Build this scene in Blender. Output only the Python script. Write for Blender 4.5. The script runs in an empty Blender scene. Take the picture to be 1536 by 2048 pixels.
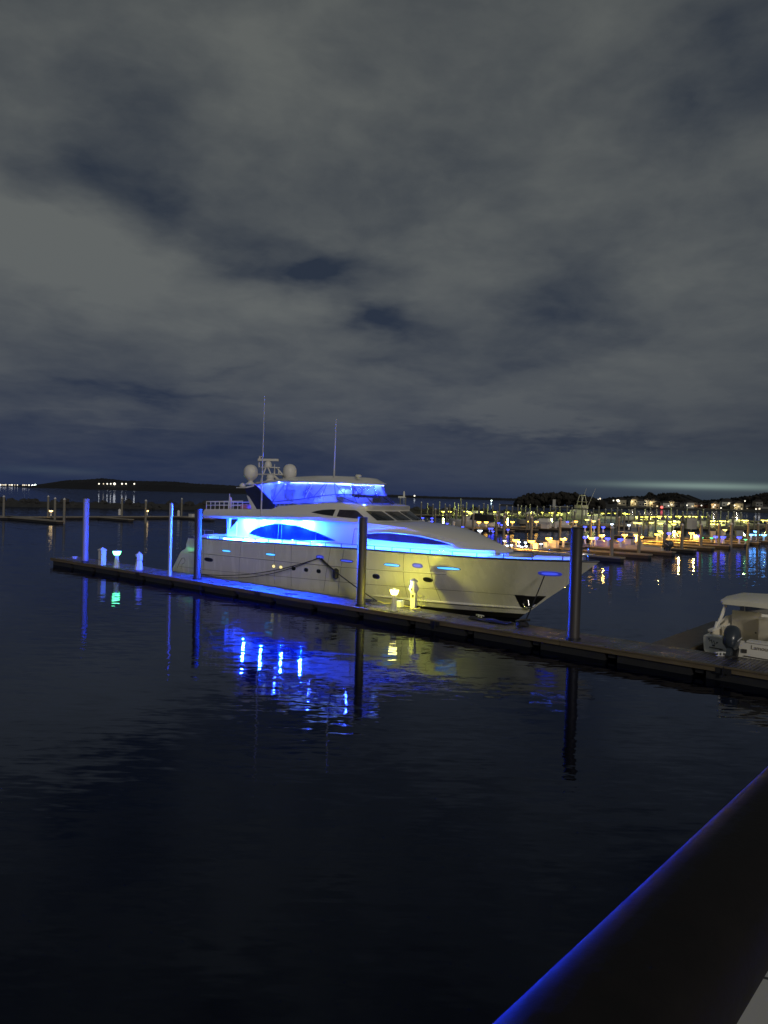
import bpy, math, random
from math import sin, cos, pi, radians, sqrt, exp, atan2
random.seed(7)
S = bpy.context.scene
COL = S.collection

# ------------------------------------------------------------------ camera
FPX, CAMH, PITCH, ROLL = 1480.0, 6.0, math.atan(32/1480.), 0.029
cd = bpy.data.cameras.new('camera'); cam = bpy.data.objects.new('camera', cd); COL.objects.link(cam)
cd.sensor_fit = 'VERTICAL'; cd.sensor_height = 36; cd.lens = 36*FPX/2048
cd.clip_start = 0.05; cd.clip_end = 60000
cam.location = (0, 0, CAMH)
from mathutils import Matrix, Vector
cam.rotation_euler = (Matrix.Rotation(pi/2-PITCH, 3, 'X') @ Matrix.Rotation(ROLL, 3, 'Z')).to_euler()
S.camera = cam
_f = Vector((0, cos(PITCH), -sin(PITCH))); _u = Vector((0, sin(PITCH), cos(PITCH))); _r = Vector((1, 0, 0))
_R = cos(ROLL)*_r + sin(ROLL)*_u; _U = -sin(ROLL)*_r + cos(ROLL)*_u
def ray(px, py): return (px-768)/FPX*_R + (1024-py)/FPX*_U + _f
def at(px, py, D):                      # world point seen at photo pixel px,py at forward distance D
    r = ray(px, py); t = D/r.y; return Vector((r.x*t, D, CAMH+r.z*t))
def gnd(px, py, z=0.0):
    r = ray(px, py); t = (z-CAMH)/r.z; return Vector((r.x*t, r.y*t, z))
def hor(px): return 992 + 0.029*(px-768)

# ------------------------------------------------------------------ render settings
S.view_settings.view_transform = 'Standard'; S.view_settings.look = 'None'
S.view_settings.exposure = 0; S.view_settings.gamma = 1
S.cycles.use_denoising = True
S.cycles.max_bounces = 8; S.cycles.diffuse_bounces = 4; S.cycles.glossy_bounces = 4; S.cycles.transparent_max_bounces = 12
S.cycles.sample_clamp_indirect = 4.0
S.cycles.caustics_reflective = False; S.cycles.caustics_refractive = False
S.cycles.use_light_tree = True

# ------------------------------------------------------------------ world: overcast night sky
W = bpy.data.worlds.new('World'); S.world = W; W.use_nodes = True
nt = W.node_tree; N = nt.nodes; LK = nt.links; N.clear()
def wn(t, **k):
    n = N.new(t)
    for a, b in k.items(): setattr(n, a, b)
    return n
def setin(n, i, v):
    if hasattr(v, 'is_output') or isinstance(v, bpy.types.NodeSocket): LK.new(v, n.inputs[i])
    else: n.inputs[i].default_value = v
def M(op, a, b=0.0, c=None, clamp=False):
    n = wn('ShaderNodeMath', operation=op, use_clamp=clamp); setin(n, 0, a); setin(n, 1, b)
    if c is not None: setin(n, 2, c)
    return n.outputs[0]
def VM(op, a, b=None):
    n = wn('ShaderNodeVectorMath', operation=op); setin(n, 0, a)
    if b is not None: setin(n, 1, b)
    return n.outputs['Value'] if op in ('DOT_PRODUCT', 'LENGTH') else n.outputs[0]
tc = wn('ShaderNodeTexCoord')
dirn = VM('NORMALIZE', tc.outputs['Generated'])
sp = wn('ShaderNodeSeparateXYZ'); LK.new(dirn, sp.inputs[0])
az = M('ARCTAN2', sp.outputs[0], sp.outputs[1]); el = M('ARCSINE', sp.outputs[2])
cb = wn('ShaderNodeCombineXYZ'); LK.new(az, cb.inputs[0]); LK.new(el, cb.inputs[1]); P2 = cb.outputs[0]
# cloud-layer coordinates (a flat sheet overhead: compresses towards the horizon)
zz = M('ADD', M('MAXIMUM', sp.outputs[2], 0.0), 0.14)
cb2 = wn('ShaderNodeCombineXYZ'); LK.new(M('DIVIDE', sp.outputs[0], zz), cb2.inputs[0]); LK.new(M('DIVIDE', sp.outputs[1], zz), cb2.inputs[1])
def noise(vec, scale, detail, rough=0.5):
    n = wn('ShaderNodeTexNoise'); LK.new(vec, n.inputs['Vector'])
    n.inputs['Scale'].default_value = scale; n.inputs['Detail'].default_value = detail; n.inputs['Roughness'].default_value = rough
    return n
nw = noise(cb2.outputs[0], 1.5, 5, 0.55)
warp = VM('MULTIPLY', VM('SUBTRACT', nw.outputs['Color'], (.5, .5, .5)), (.20, .11, 0))
nw2 = noise(cb2.outputs[0], 5.0, 4, 0.5)
warp2 = VM('MULTIPLY', VM('SUBTRACT', nw2.outputs['Color'], (.5, .5, .5)), (.08, .05, 0))
Pw = VM('ADD', VM('ADD', P2, warp), warp2)
def azel(px, py):
    r = ray(px, py); return (atan2(r.x, r.y), math.asin(r.z/r.length), 0)
def blob(P, px, py, rx, ry, amp):
    c = azel(px, py)
    d = VM('MULTIPLY', VM('SUBTRACT', P, c), (FPX/rx, FPX/ry, 0))
    return M('MULTIPLY', M('EXPONENT', M('MULTIPLY', VM('DOT_PRODUCT', d, d), -1.0)), amp)
tot = None
for b in [(270, 250, 130, 110, .55), (150, 360, 150, 60, .4), (360, 400, 190, 70, .65), (500, 480, 110, 45, .35), (625, 520, 125, 52, 1.25),
          (765, 655, 75, 42, 1.1), (820, 350, 150, 110, .35), (1000, 380, 90, 50, .3), (1200, 560, 130, 90, .4), (1180, 650, 260, 40, .4), (1460, 270, 110, 90, .4),
          (1080, 170, 170, 80, .3), (430, 735, 80, 14, .35), (800, 735, 130, 18, .3), (1120, 880, 330, 16, .5), (330, 785, 300, 20, .45), (1480, 60, 160, 160, .5),
          (400, 900, 560, 60, .5), (980, 700, 260, 34, .3),
          (60, 420, 120, 60, -.45), (240, 530, 260, 75, -.55), (520, 620, 260, 70, -.35), (900, 480, 130, 110, -.3), (560, 160, 280, 110, -.3), (560, 490, 50, 20, -.4),
          (1350, 745, 260, 70, -.6), (1380, 650, 200, 30, -.3), (1080, 845, 200, 22, -.55), (150, 830, 150, 14, -.3), (330, 862, 90, 10, -.35), (250, 100, 160, 90, -.15)]:
    v = blob(Pw, *b); tot = v if tot is None else M('ADD', tot, v)
fine = noise(cb2.outputs[0], 3.2, 7, 0.56)
tot = M('ADD', tot, M('MULTIPLY', M('SUBTRACT', fine.outputs['Fac'], .5), -0.9))
puff = noise(VM('ADD', VM('MULTIPLY', P2, (1, 1.9, 1)), warp), 7.0, 6, 0.55)
puff2 = noise(VM('ADD', VM('MULTIPLY', P2, (1, 1.7, 1)), warp), 2.6, 5, 0.5)
tot = M('ADD', tot, M('MULTIPLY', M('SUBTRACT', puff.outputs['Fac'], .5), 1.7))
tot = M('ADD', tot, M('MULTIPLY', M('SUBTRACT', puff2.outputs['Fac'], .5), 1.5))
dark = M('MULTIPLY_ADD', tot, 0.62, 0.36, clamp=True)
mx = wn('ShaderNodeMix', data_type='RGBA'); LK.new(dark, mx.inputs['Factor'])
mx.inputs[6].default_value = (.136, .147, .142, 1); mx.inputs[7].default_value = (.027, .037, .056, 1)
# darker, bluer band low over the sea; a little darker again towards the zenith
hz = M('EXPONENT', M('MULTIPLY', M('MAXIMUM', el, 0.0), -7.5))
mh = wn('ShaderNodeMix', data_type='RGBA'); LK.new(M('MULTIPLY', hz, .92), mh.inputs['Factor'])
LK.new(mx.outputs[2], mh.inputs[6]); mh.inputs[7].default_value = (.010, .020, .064, 1)
# greyish over the town on the right side
rg = M('MULTIPLY', M('MULTIPLY', hz, M('MULTIPLY_ADD', az, 2.2, -.1, clamp=True)), .75, clamp=True)
mr = wn('ShaderNodeMix', data_type='RGBA'); LK.new(rg, mr.inputs['Factor'])
LK.new(mh.outputs[2], mr.inputs[6]); mr.inputs[7].default_value = (.023, .030, .036, 1)
top = M('MULTIPLY_ADD', M('MAXIMUM', el, 0.0), -0.45, 1.08)
colv = VM('MULTIPLY', mr.outputs[2], (1, 1, 1)); vs = wn('ShaderNodeVectorMath', operation='SCALE'); LK.new(colv, vs.inputs[0]); LK.new(top, vs.inputs['Scale'])
glow = M('ADD', blob(P2, 1410, 972, 150, 6.0, 1.3), blob(P2, 1400, 960, 300, 40, .22))
glow = M('ADD', glow, blob(P2, 100, 941, 110, 7, .12))
gs = wn('ShaderNodeVectorMath', operation='SCALE'); gs.inputs[0].default_value = (.10, .14, .115); LK.new(glow, gs.inputs['Scale'])
allc = VM('ADD', vs.outputs[0], gs.outputs[0])
bg = wn('ShaderNodeBackground'); LK.new(allc, bg.inputs[0]); bg.inputs[1].default_value = 1.0
wo = wn('ShaderNodeOutputWorld'); LK.new(bg.outputs[0], wo.inputs[0])

# the waterfront's lamps behind the camera, as one broad warm low light
sl = bpy.data.lights.new('sun', 'SUN'); sl.energy = 0.78; sl.angle = radians(12); sl.color = (1.0, .92, .79)
so = bpy.data.objects.new('sun', sl); COL.objects.link(so)
so.rotation_euler = Vector((-0.25, .93, -.33)).to_track_quat('-Z', 'Y').to_euler()

# ------------------------------------------------------------------ materials
MATS = {}
def mat(name, col, rough=.5, metal=0.0, var=0.0, vscale=3.0, bump=0.0, emit=None, estr=0.0, alpha=1.0, stretch=(1, 1, 1), coat=0.0, spec=.5):
    if name in MATS: return MATS[name]
    m = bpy.data.materials.new(name); m.use_nodes = True; t = m.node_tree; p = t.nodes['Principled BSDF']
    p.inputs['Base Color'].default_value = (*col, 1); p.inputs['Roughness'].default_value = rough; p.inputs['Metallic'].default_value = metal
    p.inputs['Specular IOR Level'].default_value = spec
    if coat: p.inputs['Coat Weight'].default_value = coat; p.inputs['Coat Roughness'].default_value = .08
    if alpha < 1: p.inputs['Alpha'].default_value = alpha
    if emit: p.inputs['Emission Color'].default_value = (*emit, 1); p.inputs['Emission Strength'].default_value = estr
    if var or bump:
        g = t.nodes.new('ShaderNodeTexCoord'); mp = t.nodes.new('ShaderNodeMapping'); mp.inputs['Scale'].default_value = stretch
        t.links.new(g.outputs['Object'], mp.inputs[0])
        n = t.nodes.new('ShaderNodeTexNoise'); n.inputs['Scale'].default_value = vscale; n.inputs['Detail'].default_value = 6; n.inputs['Roughness'].default_value = .6
        t.links.new(mp.outputs[0], n.inputs['Vector'])
        if var:
            r = t.nodes.new('ShaderNodeMix'); r.data_type = 'RGBA'; t.links.new(n.outputs['Fac'], r.inputs['Factor'])
            r.inputs[6].default_value = (*[max(0, c*(1-var)) for c in col], 1); r.inputs[7].default_value = (*[min(1, c*(1+var)) for c in col], 1)
            t.links.new(r.outputs[2], p.inputs['Base Color'])
            rr = t.nodes.new('ShaderNodeMath'); rr.operation = 'MULTIPLY_ADD'; t.links.new(n.outputs['Fac'], rr.inputs[0]); rr.inputs[1].default_value = .3; rr.inputs[2].default_value = max(0, rough-.15)
            t.links.new(rr.outputs[0], p.inputs['Roughness'])
        if bump:
            b = t.nodes.new('ShaderNodeBump'); b.inputs['Strength'].default_value = bump; b.inputs['Distance'].default_value = .02
            t.links.new(n.outputs['Fac'], b.inputs['Height']); t.links.new(b.outputs[0], p.inputs['Normal'])
    MATS[name] = m; return m
def lamp_mat(name, col, s): return mat(name, (.12, .12, .12), .4, emit=col, estr=s)

BLUE = (.006, .052, 1.0)
GEL = mat('white_gelcoat', (.74, .72, .68), .22, var=.05, vscale=.7, coat=.3)
HULLM = mat('hull_gelcoat', (.72, .705, .665), .26, var=.10, vscale=1.1, coat=.35, stretch=(1.6, 1, .35))
BOOT = mat('black_antifouling', (.012, .012, .014), .4)
NAVY = mat('navy_canvas', (.012, .02, .085), .75)
BLACK = mat('black_rubber', (.015, .015, .017), .5)
SEAM = mat('seam_shadow_grey', (.07, .065, .06), .5)
TINT = mat('tinted_window', (.012, .014, .02), .06, spec=.7)
CHROME = mat('stainless_steel', (.75, .75, .76), .18, metal=1.0)
TEAK = mat('teak_deck', (.30, .20, .11), .5, var=.2, vscale=2, stretch=(.3, 8, 1))
DOME = mat('radome_white', (.70, .68, .62), .45)
ROPE = mat('dark_rope', (.02, .02, .028), .8)
LINER = mat('cabin_liner', (.76, .70, .57), .6)
PILEM = mat('weathered_pile', (.04, .034, .034), .52, var=.4, vscale=6, bump=.3, stretch=(1, 1, .12))
PALEPILE = mat('pale_steel_pile', (.24, .24, .24), .5, var=.12, vscale=4, stretch=(1, 1, .2))
MPILE = mat('marina_pile', (.20, .19, .16), .7, var=.3, vscale=5, stretch=(1, 1, .2))
WOODF = mat('worn_fascia_timber', (.13, .10, .06), .7, var=.55, vscale=1.3, bump=.5, stretch=(1, 4, 4))
FLOATM = mat('dock_float', (.02, .02, .022), .6, var=.4, vscale=2)
PEDW = mat('pedestal_plastic', (.62, .62, .62), .4)
MDOCK = mat('marina_dock_boards', (.26, .23, .18), .55, var=.3, vscale=1.2)
BOATW = mat('boat_white', (.86, .83, .76), .35, var=.06, vscale=1)
BOATB = mat('boat_cream', (.52, .48, .38), .4)
COVERB = mat('blue_boat_cover', (.03, .04, .09), .8, var=.3)
COVERK = mat('dark_canvas', (.015, .016, .02), .8)

# wet deck planks
def plank_mat():
    m = bpy.data.materials.new('wet_dock_planks'); m.use_nodes = True; t = m.node_tree; p = t.nodes['Principled BSDF']
    g = t.nodes.new('ShaderNodeNewGeometry'); ri = g.outputs['Random Per Island']
    tcn = t.nodes.new('ShaderNodeTexCoord'); n = t.nodes.new('ShaderNodeTexNoise'); n.inputs['Scale'].default_value = 1.1; n.inputs['Detail'].default_value = 7
    t.links.new(tcn.outputs['Object'], n.inputs['Vector'])
    a = t.nodes.new('ShaderNodeMath'); a.operation = 'MULTIPLY_ADD'; t.links.new(ri, a.inputs[0]); a.inputs[1].default_value = .9
    t.links.new(n.outputs['Fac'], a.inputs[2])
    cr = t.nodes.new('ShaderNodeValToRGB'); t.links.new(a.outputs[0], cr.inputs[0])
    cr.color_ramp.elements[0].position = .5; cr.color_ramp.elements[0].color = (.022, .020, .020, 1)
    cr.color_ramp.elements[1].position = 1.0; cr.color_ramp.elements[1].color = (.075, .068, .063, 1)
    t.links.new(cr.outputs[0], p.inputs['Base Color'])
    r = t.nodes.new('ShaderNodeMapRange'); t.links.new(n.outputs['Fac'], r.inputs[0]); r.inputs[1].default_value = .35; r.inputs[2].default_value = .65; r.inputs[3].default_value = .2; r.inputs[4].default_value = .48
    t.links.new(r.outputs[0], p.inputs['Roughness'])
    return m
PLANK = plank_mat()
def vinyl_mat():
    m = bpy.data.materials.new('clear_vinyl'); m.use_nodes = True; t = m.node_tree; t.nodes.clear()
    o = t.nodes.new('ShaderNodeOutputMaterial'); mxx = t.nodes.new('ShaderNodeMixShader'); mx2 = t.nodes.new('ShaderNodeMixShader')
    tr = t.nodes.new('ShaderNodeBsdfTransparent'); tl = t.nodes.new('ShaderNodeBsdfTranslucent'); gl = t.nodes.new('ShaderNodeBsdfGlossy')
    tr.inputs[0].default_value = (.88, .9, .95, 1); tl.inputs[0].default_value = (.75, .8, .95, 1); gl.inputs['Roughness'].default_value = .08
    n = t.nodes.new('ShaderNodeTexNoise'); n.inputs['Scale'].default_value = 1.2; n.inputs['Detail'].default_value = 2
    q = t.nodes.new('ShaderNodeTexCoord'); t.links.new(q.outputs['Object'], n.inputs['Vector'])
    mr_ = t.nodes.new('ShaderNodeMapRange'); t.links.new(n.outputs['Fac'], mr_.inputs[0]); mr_.inputs[1].default_value = .35; mr_.inputs[2].default_value = .7; mr_.inputs[3].default_value = .22; mr_.inputs[4].default_value = .38
    t.links.new(mr_.outputs[0], mxx.inputs[0]); t.links.new(tr.outputs[0], mxx.inputs[1]); t.links.new(tl.outputs[0], mxx.inputs[2])
    mx2.inputs[0].default_value = .06; t.links.new(mxx.outputs[0], mx2.inputs[1]); t.links.new(gl.outputs[0], mx2.inputs[2]); t.links.new(mx2.outputs[0], o.inputs[0])
    return m
VINYL = vinyl_mat()
SMOKE = mat('smoked_screen', (.01, .012, .03), .05, alpha=.72)

# ------------------------------------------------------------------ mesh helpers
class MB:
    def __init__(s): s.v = []; s.f = []
    def add(s, vs, fs):
        o = len(s.v); s.v += [tuple(p) for p in vs]; s.f += [tuple(i+o for i in q) for q in fs]; return s
    def box(s, c, d, rz=0.0):
        x, y, z = [k/2 for k in d]; vs = []
        for i in (-1, 1):
            for j in (-1, 1):
                for k in (-1, 1):
                    a, b = i*x, j*y; vs.append((c[0]+a*cos(rz)-b*sin(rz), c[1]+a*sin(rz)+b*cos(rz), c[2]+k*z))
        return s.add(vs, [(0, 1, 3, 2), (4, 6, 7, 5), (0, 4, 5, 1), (2, 3, 7, 6), (0, 2, 6, 4), (1, 5, 7, 3)])
    def lathe(s, prof, c=(0, 0, 0), n=16, ax='z', ph=0.0):
        vs = []; fs = []
        for r, h in prof:
            for k in range(n):
                t = 2*pi*k/n+ph; a, b = r*cos(t), r*sin(t)
                vs.append((c[0]+a, c[1]+b, c[2]+h) if ax == 'z' else ((c[0]+h, c[1]+a, c[2]+b) if ax == 'x' else (c[0]+b, c[1]+h, c[2]+a)))
        for i in range(len(prof)-1):
            for k in range(n):
                fs.append((i*n+k, i*n+(k+1) % n, (i+1)*n+(k+1) % n, (i+1)*n+k))
        fs.append(tuple(range(n))[::-1]); fs.append(tuple((len(prof)-1)*n+k for k in range(n)))
        return s.add(vs, fs)
    def tube(s, pts, r, n=8, r2=None):
        pts = [Vector(p) for p in pts]; rings = []; m = len(pts)
        for i, p in enumerate(pts):
            d = (pts[min(i+1, m-1)]-pts[max(i-1, 0)]).normalized()
            up = Vector((0, 0, 1)) if abs(d.z) < .9 else Vector((1, 0, 0))
            a = d.cross(up).normalized(); b = a.cross(d).normalized(); rr = r if r2 is None else r+(r2-r)*i/(m-1)
            rings.append([p+a*cos(2*pi*k/n)*rr+b*sin(2*pi*k/n)*rr for k in range(n)])
        return s.grid(rings, close=True, caps=True)
    def grid(s, rows, close=False, caps=False):
        n = len(rows[0]); vs = [p for r in rows for p in r]; fs = []
        for i in range(len(rows)-1):
            for k in range(n if close else n-1):
                k2 = (k+1) % n; fs.append((i*n+k, i*n+k2, (i+1)*n+k2, (i+1)*n+k))
        if caps: fs.append(tuple(range(n))[::-1]); fs.append(tuple((len(rows)-1)*n+k for k in range(n)))
        return s.add(vs, fs)
    def prism(s, poly, fn0, fn1):       # poly of 2-D points, fn0/fn1 map a point to the two faces
        n = len(poly); vs = [fn0(p) for p in poly]+[fn1(p) for p in poly]
        fs = [tuple(range(n)), tuple(range(2*n-1, n-1, -1))]+[(i, i+n, (i+1) % n+n, (i+1) % n) for i in range(n)]
        return s.add(vs, fs)
    def ico(s, c, r, jit=.2, seed=0, sub=1, sq=(1, 1, 1)):
        rnd = random.Random(seed); n, m_ = (6, 4) if sub == 1 else (10, 7); vs = []; fs = []
        for i in range(m_+1):
            th = pi*i/m_
            for k in range(n):
                q = r*(1+rnd.uniform(-jit, jit)); vs.append((c[0]+q*sin(th)*cos(2*pi*k/n)*sq[0], c[1]+q*sin(th)*sin(2*pi*k/n)*sq[1], c[2]+q*cos(th)*sq[2]))
        for i in range(m_):
            for k in range(n): fs.append((i*n+k, (i+1)*n+k, (i+1)*n+(k+1) % n, i*n+(k+1) % n))
        return s.add(vs, fs)
    def build(s, name, m, parent=None, smooth=False, loc=None, rz=None):
        me = bpy.data.meshes.new(name); me.from_pydata(s.v, [], s.f); me.materials.append(m)
        me.validate(); me.update()
        import bmesh
        b = bmesh.new(); b.from_mesh(me); bmesh.ops.remove_doubles(b, verts=b.verts, dist=1e-5); bmesh.ops.recalc_face_normals(b, faces=b.faces); b.to_mesh(me); b.free()
        if smooth:
            for p in me.polygons: p.use_smooth = True
            me.set_sharp_from_angle(angle=radians(smooth if smooth is not True else 35))
        o = bpy.data.objects.new(name, me); COL.objects.link(o)
        if parent: o.parent = parent
        if loc: o.location = loc
        if rz is not None: o.rotation_euler = (0, 0, rz)
        return o
def thing(name, label, cat, loc=(0, 0, 0), rz=0.0, group=None):
    o = bpy.data.objects.new(name, None); COL.objects.link(o); o.location = loc; o.rotation_euler = (0, 0, rz); o.empty_display_size = .3
    return tag(o, label, cat, group)
def tag(o, label, cat, group=None):
    o['label'] = label; o['category'] = cat
    if group: o['group'] = group
    return o
def struct(o, kind='structure'): o['kind'] = kind; return o
def dup(root, loc, rz, label, group=None):
    r = root.copy(); COL.objects.link(r); r.location = loc; r.rotation_euler = (0, 0, rz); r['label'] = label
    if group: r['group'] = group
    for ch in list(root.children):
        c = ch.copy(); COL.objects.link(c); c.parent = r
        for g_ in ch.children:
            d = g_.copy(); COL.objects.link(d); d.parent = c
    return r
def ip(x, tab):
    if x <= tab[0][0]: return tab[0][1]
    for (a, b), (c, d) in zip(tab, tab[1:]):
        if x <= c: return b+(d-b)*(x-a)/(c-a)
    return tab[-1][1]
ORD = 'first second third fourth fifth sixth seventh eighth ninth tenth eleventh twelfth thirteenth fourteenth fifteenth sixteenth seventeenth eighteenth nineteenth twentieth'.split()
def ordw(i):
    if i < 20: return ORD[i]
    t = ['twenty', 'thirty', 'forty', 'fifty'][(i+1)//10-2]; k = (i+1) % 10
    return t+'-'+ORD[k-1] if k else {'twenty': 'twentieth', 'thirty': 'thirtieth', 'forty': 'fortieth', 'fifty': 'fiftieth'}[t]
def light(name, kind, loc, energy, col, parent=None, r=.05, target=None, spot=None):
    l = bpy.data.lights.new(name, kind); l.energy = energy; l.color = col
    if kind in ('POINT', 'SPOT'): l.shadow_soft_size = r
    o = bpy.data.objects.new(name, l); COL.objects.link(o); o.location = loc
    if parent: o.parent = parent
    if target is not None: o.rotation_euler = (Vector(target)-Vector(loc)).to_track_quat('-Z', 'Y').to_euler()
    if spot: l.spot_size = radians(spot); l.spot_blend = .6
    return o

# blue flood on the waterfront building to the right of the camera, reaching the outer dock
light('waterfront_blue_flood', 'SPOT', (13, 1, 9), 8000, (.035, .065, 1.0), None, 2.2, (-19, 50, .6), 27)

# ------------------------------------------------------------------ dock frame: f runs along the dock towards the shore (right), l points away from the camera
P0 = Vector((7.71, 29.35, 0)); F = Vector((.7626, -.6468, 0)); Lv = Vector((.6468, .7626, 0)); RZ = atan2(-.6468, .7626)
def dk(a, n, z=0.0): return P0+F*a+Lv*n+Vector((0, 0, z))

# ================================================================== WATER
def water_mat():
    m = bpy.data.materials.new('harbour_water'); m.use_nodes = True; t = m.node_tree; t.nodes.remove(t.nodes['Principled BSDF'])
    out = t.nodes['Material Output']; gl = t.nodes.new('ShaderNodeBsdfGlossy'); gl.inputs['Color'].default_value = (.60, .68, .93, 1); gl.inputs['Roughness'].default_value = .035
    df = t.nodes.new('ShaderNodeBsdfDiffuse'); df.inputs['Color'].default_value = (.0004, .0008, .003, 1); fr = t.nodes.new('ShaderNodeFresnel'); fr.inputs['IOR'].default_value = 1.38
    ms = t.nodes.new('ShaderNodeMixShader'); t.links.new(fr.outputs[0], ms.inputs[0]); t.links.new(df.outputs[0], ms.inputs[1]); t.links.new(gl.outputs[0], ms.inputs[2]); t.links.new(ms.outputs[0], out.inputs[0])
    g = t.nodes.new('ShaderNodeNewGeometry')
    def nz(scale, rot, st, detail, amp):
        mp = t.nodes.new('ShaderNodeMapping'); mp.inputs['Rotation'].default_value = (0, 0, rot); mp.inputs['Scale'].default_value = st
        t.links.new(g.outputs['Position'], mp.inputs[0]); n = t.nodes.new('ShaderNodeTexNoise'); n.inputs['Scale'].default_value = scale
        n.inputs['Detail'].default_value = detail; n.inputs['Roughness'].default_value = .5; t.links.new(mp.outputs[0], n.inputs['Vector'])
        a = t.nodes.new('ShaderNodeVectorMath'); a.operation = 'SUBTRACT'; t.links.new(n.outputs['Color'], a.inputs[0]); a.inputs[1].default_value = (.5, .5, .5)
        b = t.nodes.new('ShaderNodeVectorMath'); b.operation = 'MULTIPLY'; t.links.new(a.outputs[0], b.inputs[0]); b.inputs[1].default_value = amp
        return b.outputs[0]
    def add(a, b):
        n = t.nodes.new('ShaderNodeVectorMath'); n.operation = 'ADD'; t.links.new(a, n.inputs[0])
        if isinstance(b, tuple): n.inputs[1].default_value = b
        else: t.links.new(b, n.inputs[1])
        return n.outputs[0]
    w = add(nz(1.0, .12, (.8, 3.6, 1), 1, (.018, .115, 0)), nz(1.0, -.22, (2.4, 8.5, 1), 1, (.026, .10, 0)))
    w = add(w, nz(1.0, .5, (.12, .35, 1), 1, (.008, .012, 0)))
    # calm and ruffled patches, and a little more chop further out
    mp = t.nodes.new('ShaderNodeMapping'); mp.inputs['Scale'].default_value = (.03, .05, 1); t.links.new(g.outputs['Position'], mp.inputs[0])
    pn = t.nodes.new('ShaderNodeTexNoise'); pn.inputs['Scale'].default_value = 1; pn.inputs['Detail'].default_value = 3; t.links.new(mp.outputs[0], pn.inputs['Vector'])
    mr = t.nodes.new('ShaderNodeMapRange'); t.links.new(pn.outputs['Fac'], mr.inputs[0]); mr.inputs[1].default_value = .35; mr.inputs[2].default_value = .65; mr.inputs[3].default_value = .6; mr.inputs[4].default_value = 1.1
    sy = t.nodes.new('ShaderNodeSeparateXYZ'); t.links.new(g.outputs['Position'], sy.inputs[0])
    m2 = t.nodes.new('ShaderNodeMapRange'); t.links.new(sy.outputs[1], m2.inputs[0]); m2.inputs[1].default_value = 35; m2.inputs[2].default_value = 75; m2.inputs[3].default_value = .85; m2.inputs[4].default_value = 1.35
    m3 = t.nodes.new('ShaderNodeMapRange'); t.links.new(sy.outputs[1], m3.inputs[0]); m3.inputs[1].default_value = 140; m3.inputs[2].default_value = 450; m3.inputs[3].default_value = 1; m3.inputs[4].default_value = 3.6
    m4 = t.nodes.new('ShaderNodeMath'); m4.operation = 'MULTIPLY'; t.links.new(m3.outputs[0], m4.inputs[0]); t.links.new(m2.outputs[0], m4.inputs[1])
    mm = t.nodes.new('ShaderNodeMath'); mm.operation = 'MULTIPLY'; t.links.new(mr.outputs[0], mm.inputs[0]); t.links.new(m4.outputs[0], mm.inputs[1])
    sc = t.nodes.new('ShaderNodeVectorMath'); sc.operation = 'SCALE'; t.links.new(w, sc.inputs[0]); t.links.new(mm.outputs[0], sc.inputs['Scale'])
    nn = t.nodes.new('ShaderNodeVectorMath'); nn.operation = 'NORMALIZE'; t.links.new(add(sc.outputs[0], (0, 0, 1)), nn.inputs[0])
    t.links.new(nn.outputs[0], gl.inputs['Normal']); t.links.new(nn.outputs[0], fr.inputs['Normal'])
    return m
wb = MB(); xs = [-9000, -1500, -300, -60, 0, 60, 300, 1500, 9000]; ys = [-60, 0, 30, 80, 300, 1200, 5000, 16000]
wb.grid([[(x, y, 0) for x in xs] for y in ys])
struct(wb.build('water', water_mat()))

# ================================================================== MAIN DOCK
dock = thing('floating_dock', 'long wet plank dock with timber edge running past the big yacht', 'dock', dk(-16, 0), RZ)
A0, A1, N0, N1 = -43.0+16, 14.0+16, -.55, 1.7
b = MB(); x = A0
while x < A1:
    w_ = .138; b.box((x+w_/2, (N0+N1)/2, .485+random.uniform(-.0025, .0025)), (w_-.02, N1-N0-.02, .035)); x += w_
b.build('decking', PLANK, dock)
b = MB(); x = A0
while x < A1:
    e = min(x+6.1, A1)
    for n_ in (N0-.03, N1+.03): b.box(((x+e)/2, n_, .40+random.uniform(-.01, .01)), (e-x-.03, .07, .16))
    b.box(((x+e)/2, N0+.03-.065, .497), (e-x-.03, .14, .05)); x = e
b.box((A0-.04, (N0+N1)/2, .40), (.06, N1-N0+.1, .16))
b.build('timber_edge', WOODF, dock)
b = MB(); x = A0+.2
while x < A1:
    b.box((x+1.35, (N0+N1)/2, .1), (2.7, N1-N0-.1, .5)); b.box((x+2.95, (N0+N1)/2, .22), (.3, N1-N0-.3, .2)); x += 3.2
b.build('float', FLOATM, dock)
b = MB()
for x in (A0+12.2, A0+24.4, A0+36.6, A0+48.8):
    b = MB(); b.box((x, N0-.08, .38), (.5, .02, .22)); b.box((x, N0-.10, .30), (.06, .08, .3)); b.build('hinge_plate', BLACK, dock)

fing = thing('finger_dock', 'narrow dark finger dock left of the small white motorboat', 'dock', dk(3.1, 1.75), RZ)
b = MB(); y = .05
while y < 8.2:
    b.box((0, y+.07, .44), (1.38, .125, .035)); y += .138
b.build('decking', mat('dark_wet_boards', (.045, .045, .05), .45, var=.3), fing)
b = MB(); b.box((-.72, 4.1, .36), (.06, 8.2, .17)); b.box((.72, 4.1, .36), (.06, 8.2, .17)); b.box((0, 8.25, .36), (1.5, .06, .17)); b.build('timber_edge', WOODF, fing)
b = MB(); b.box((0, 4.1, .1), (1.3, 8, .42)); b.build('float', FLOATM, fing)

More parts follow.
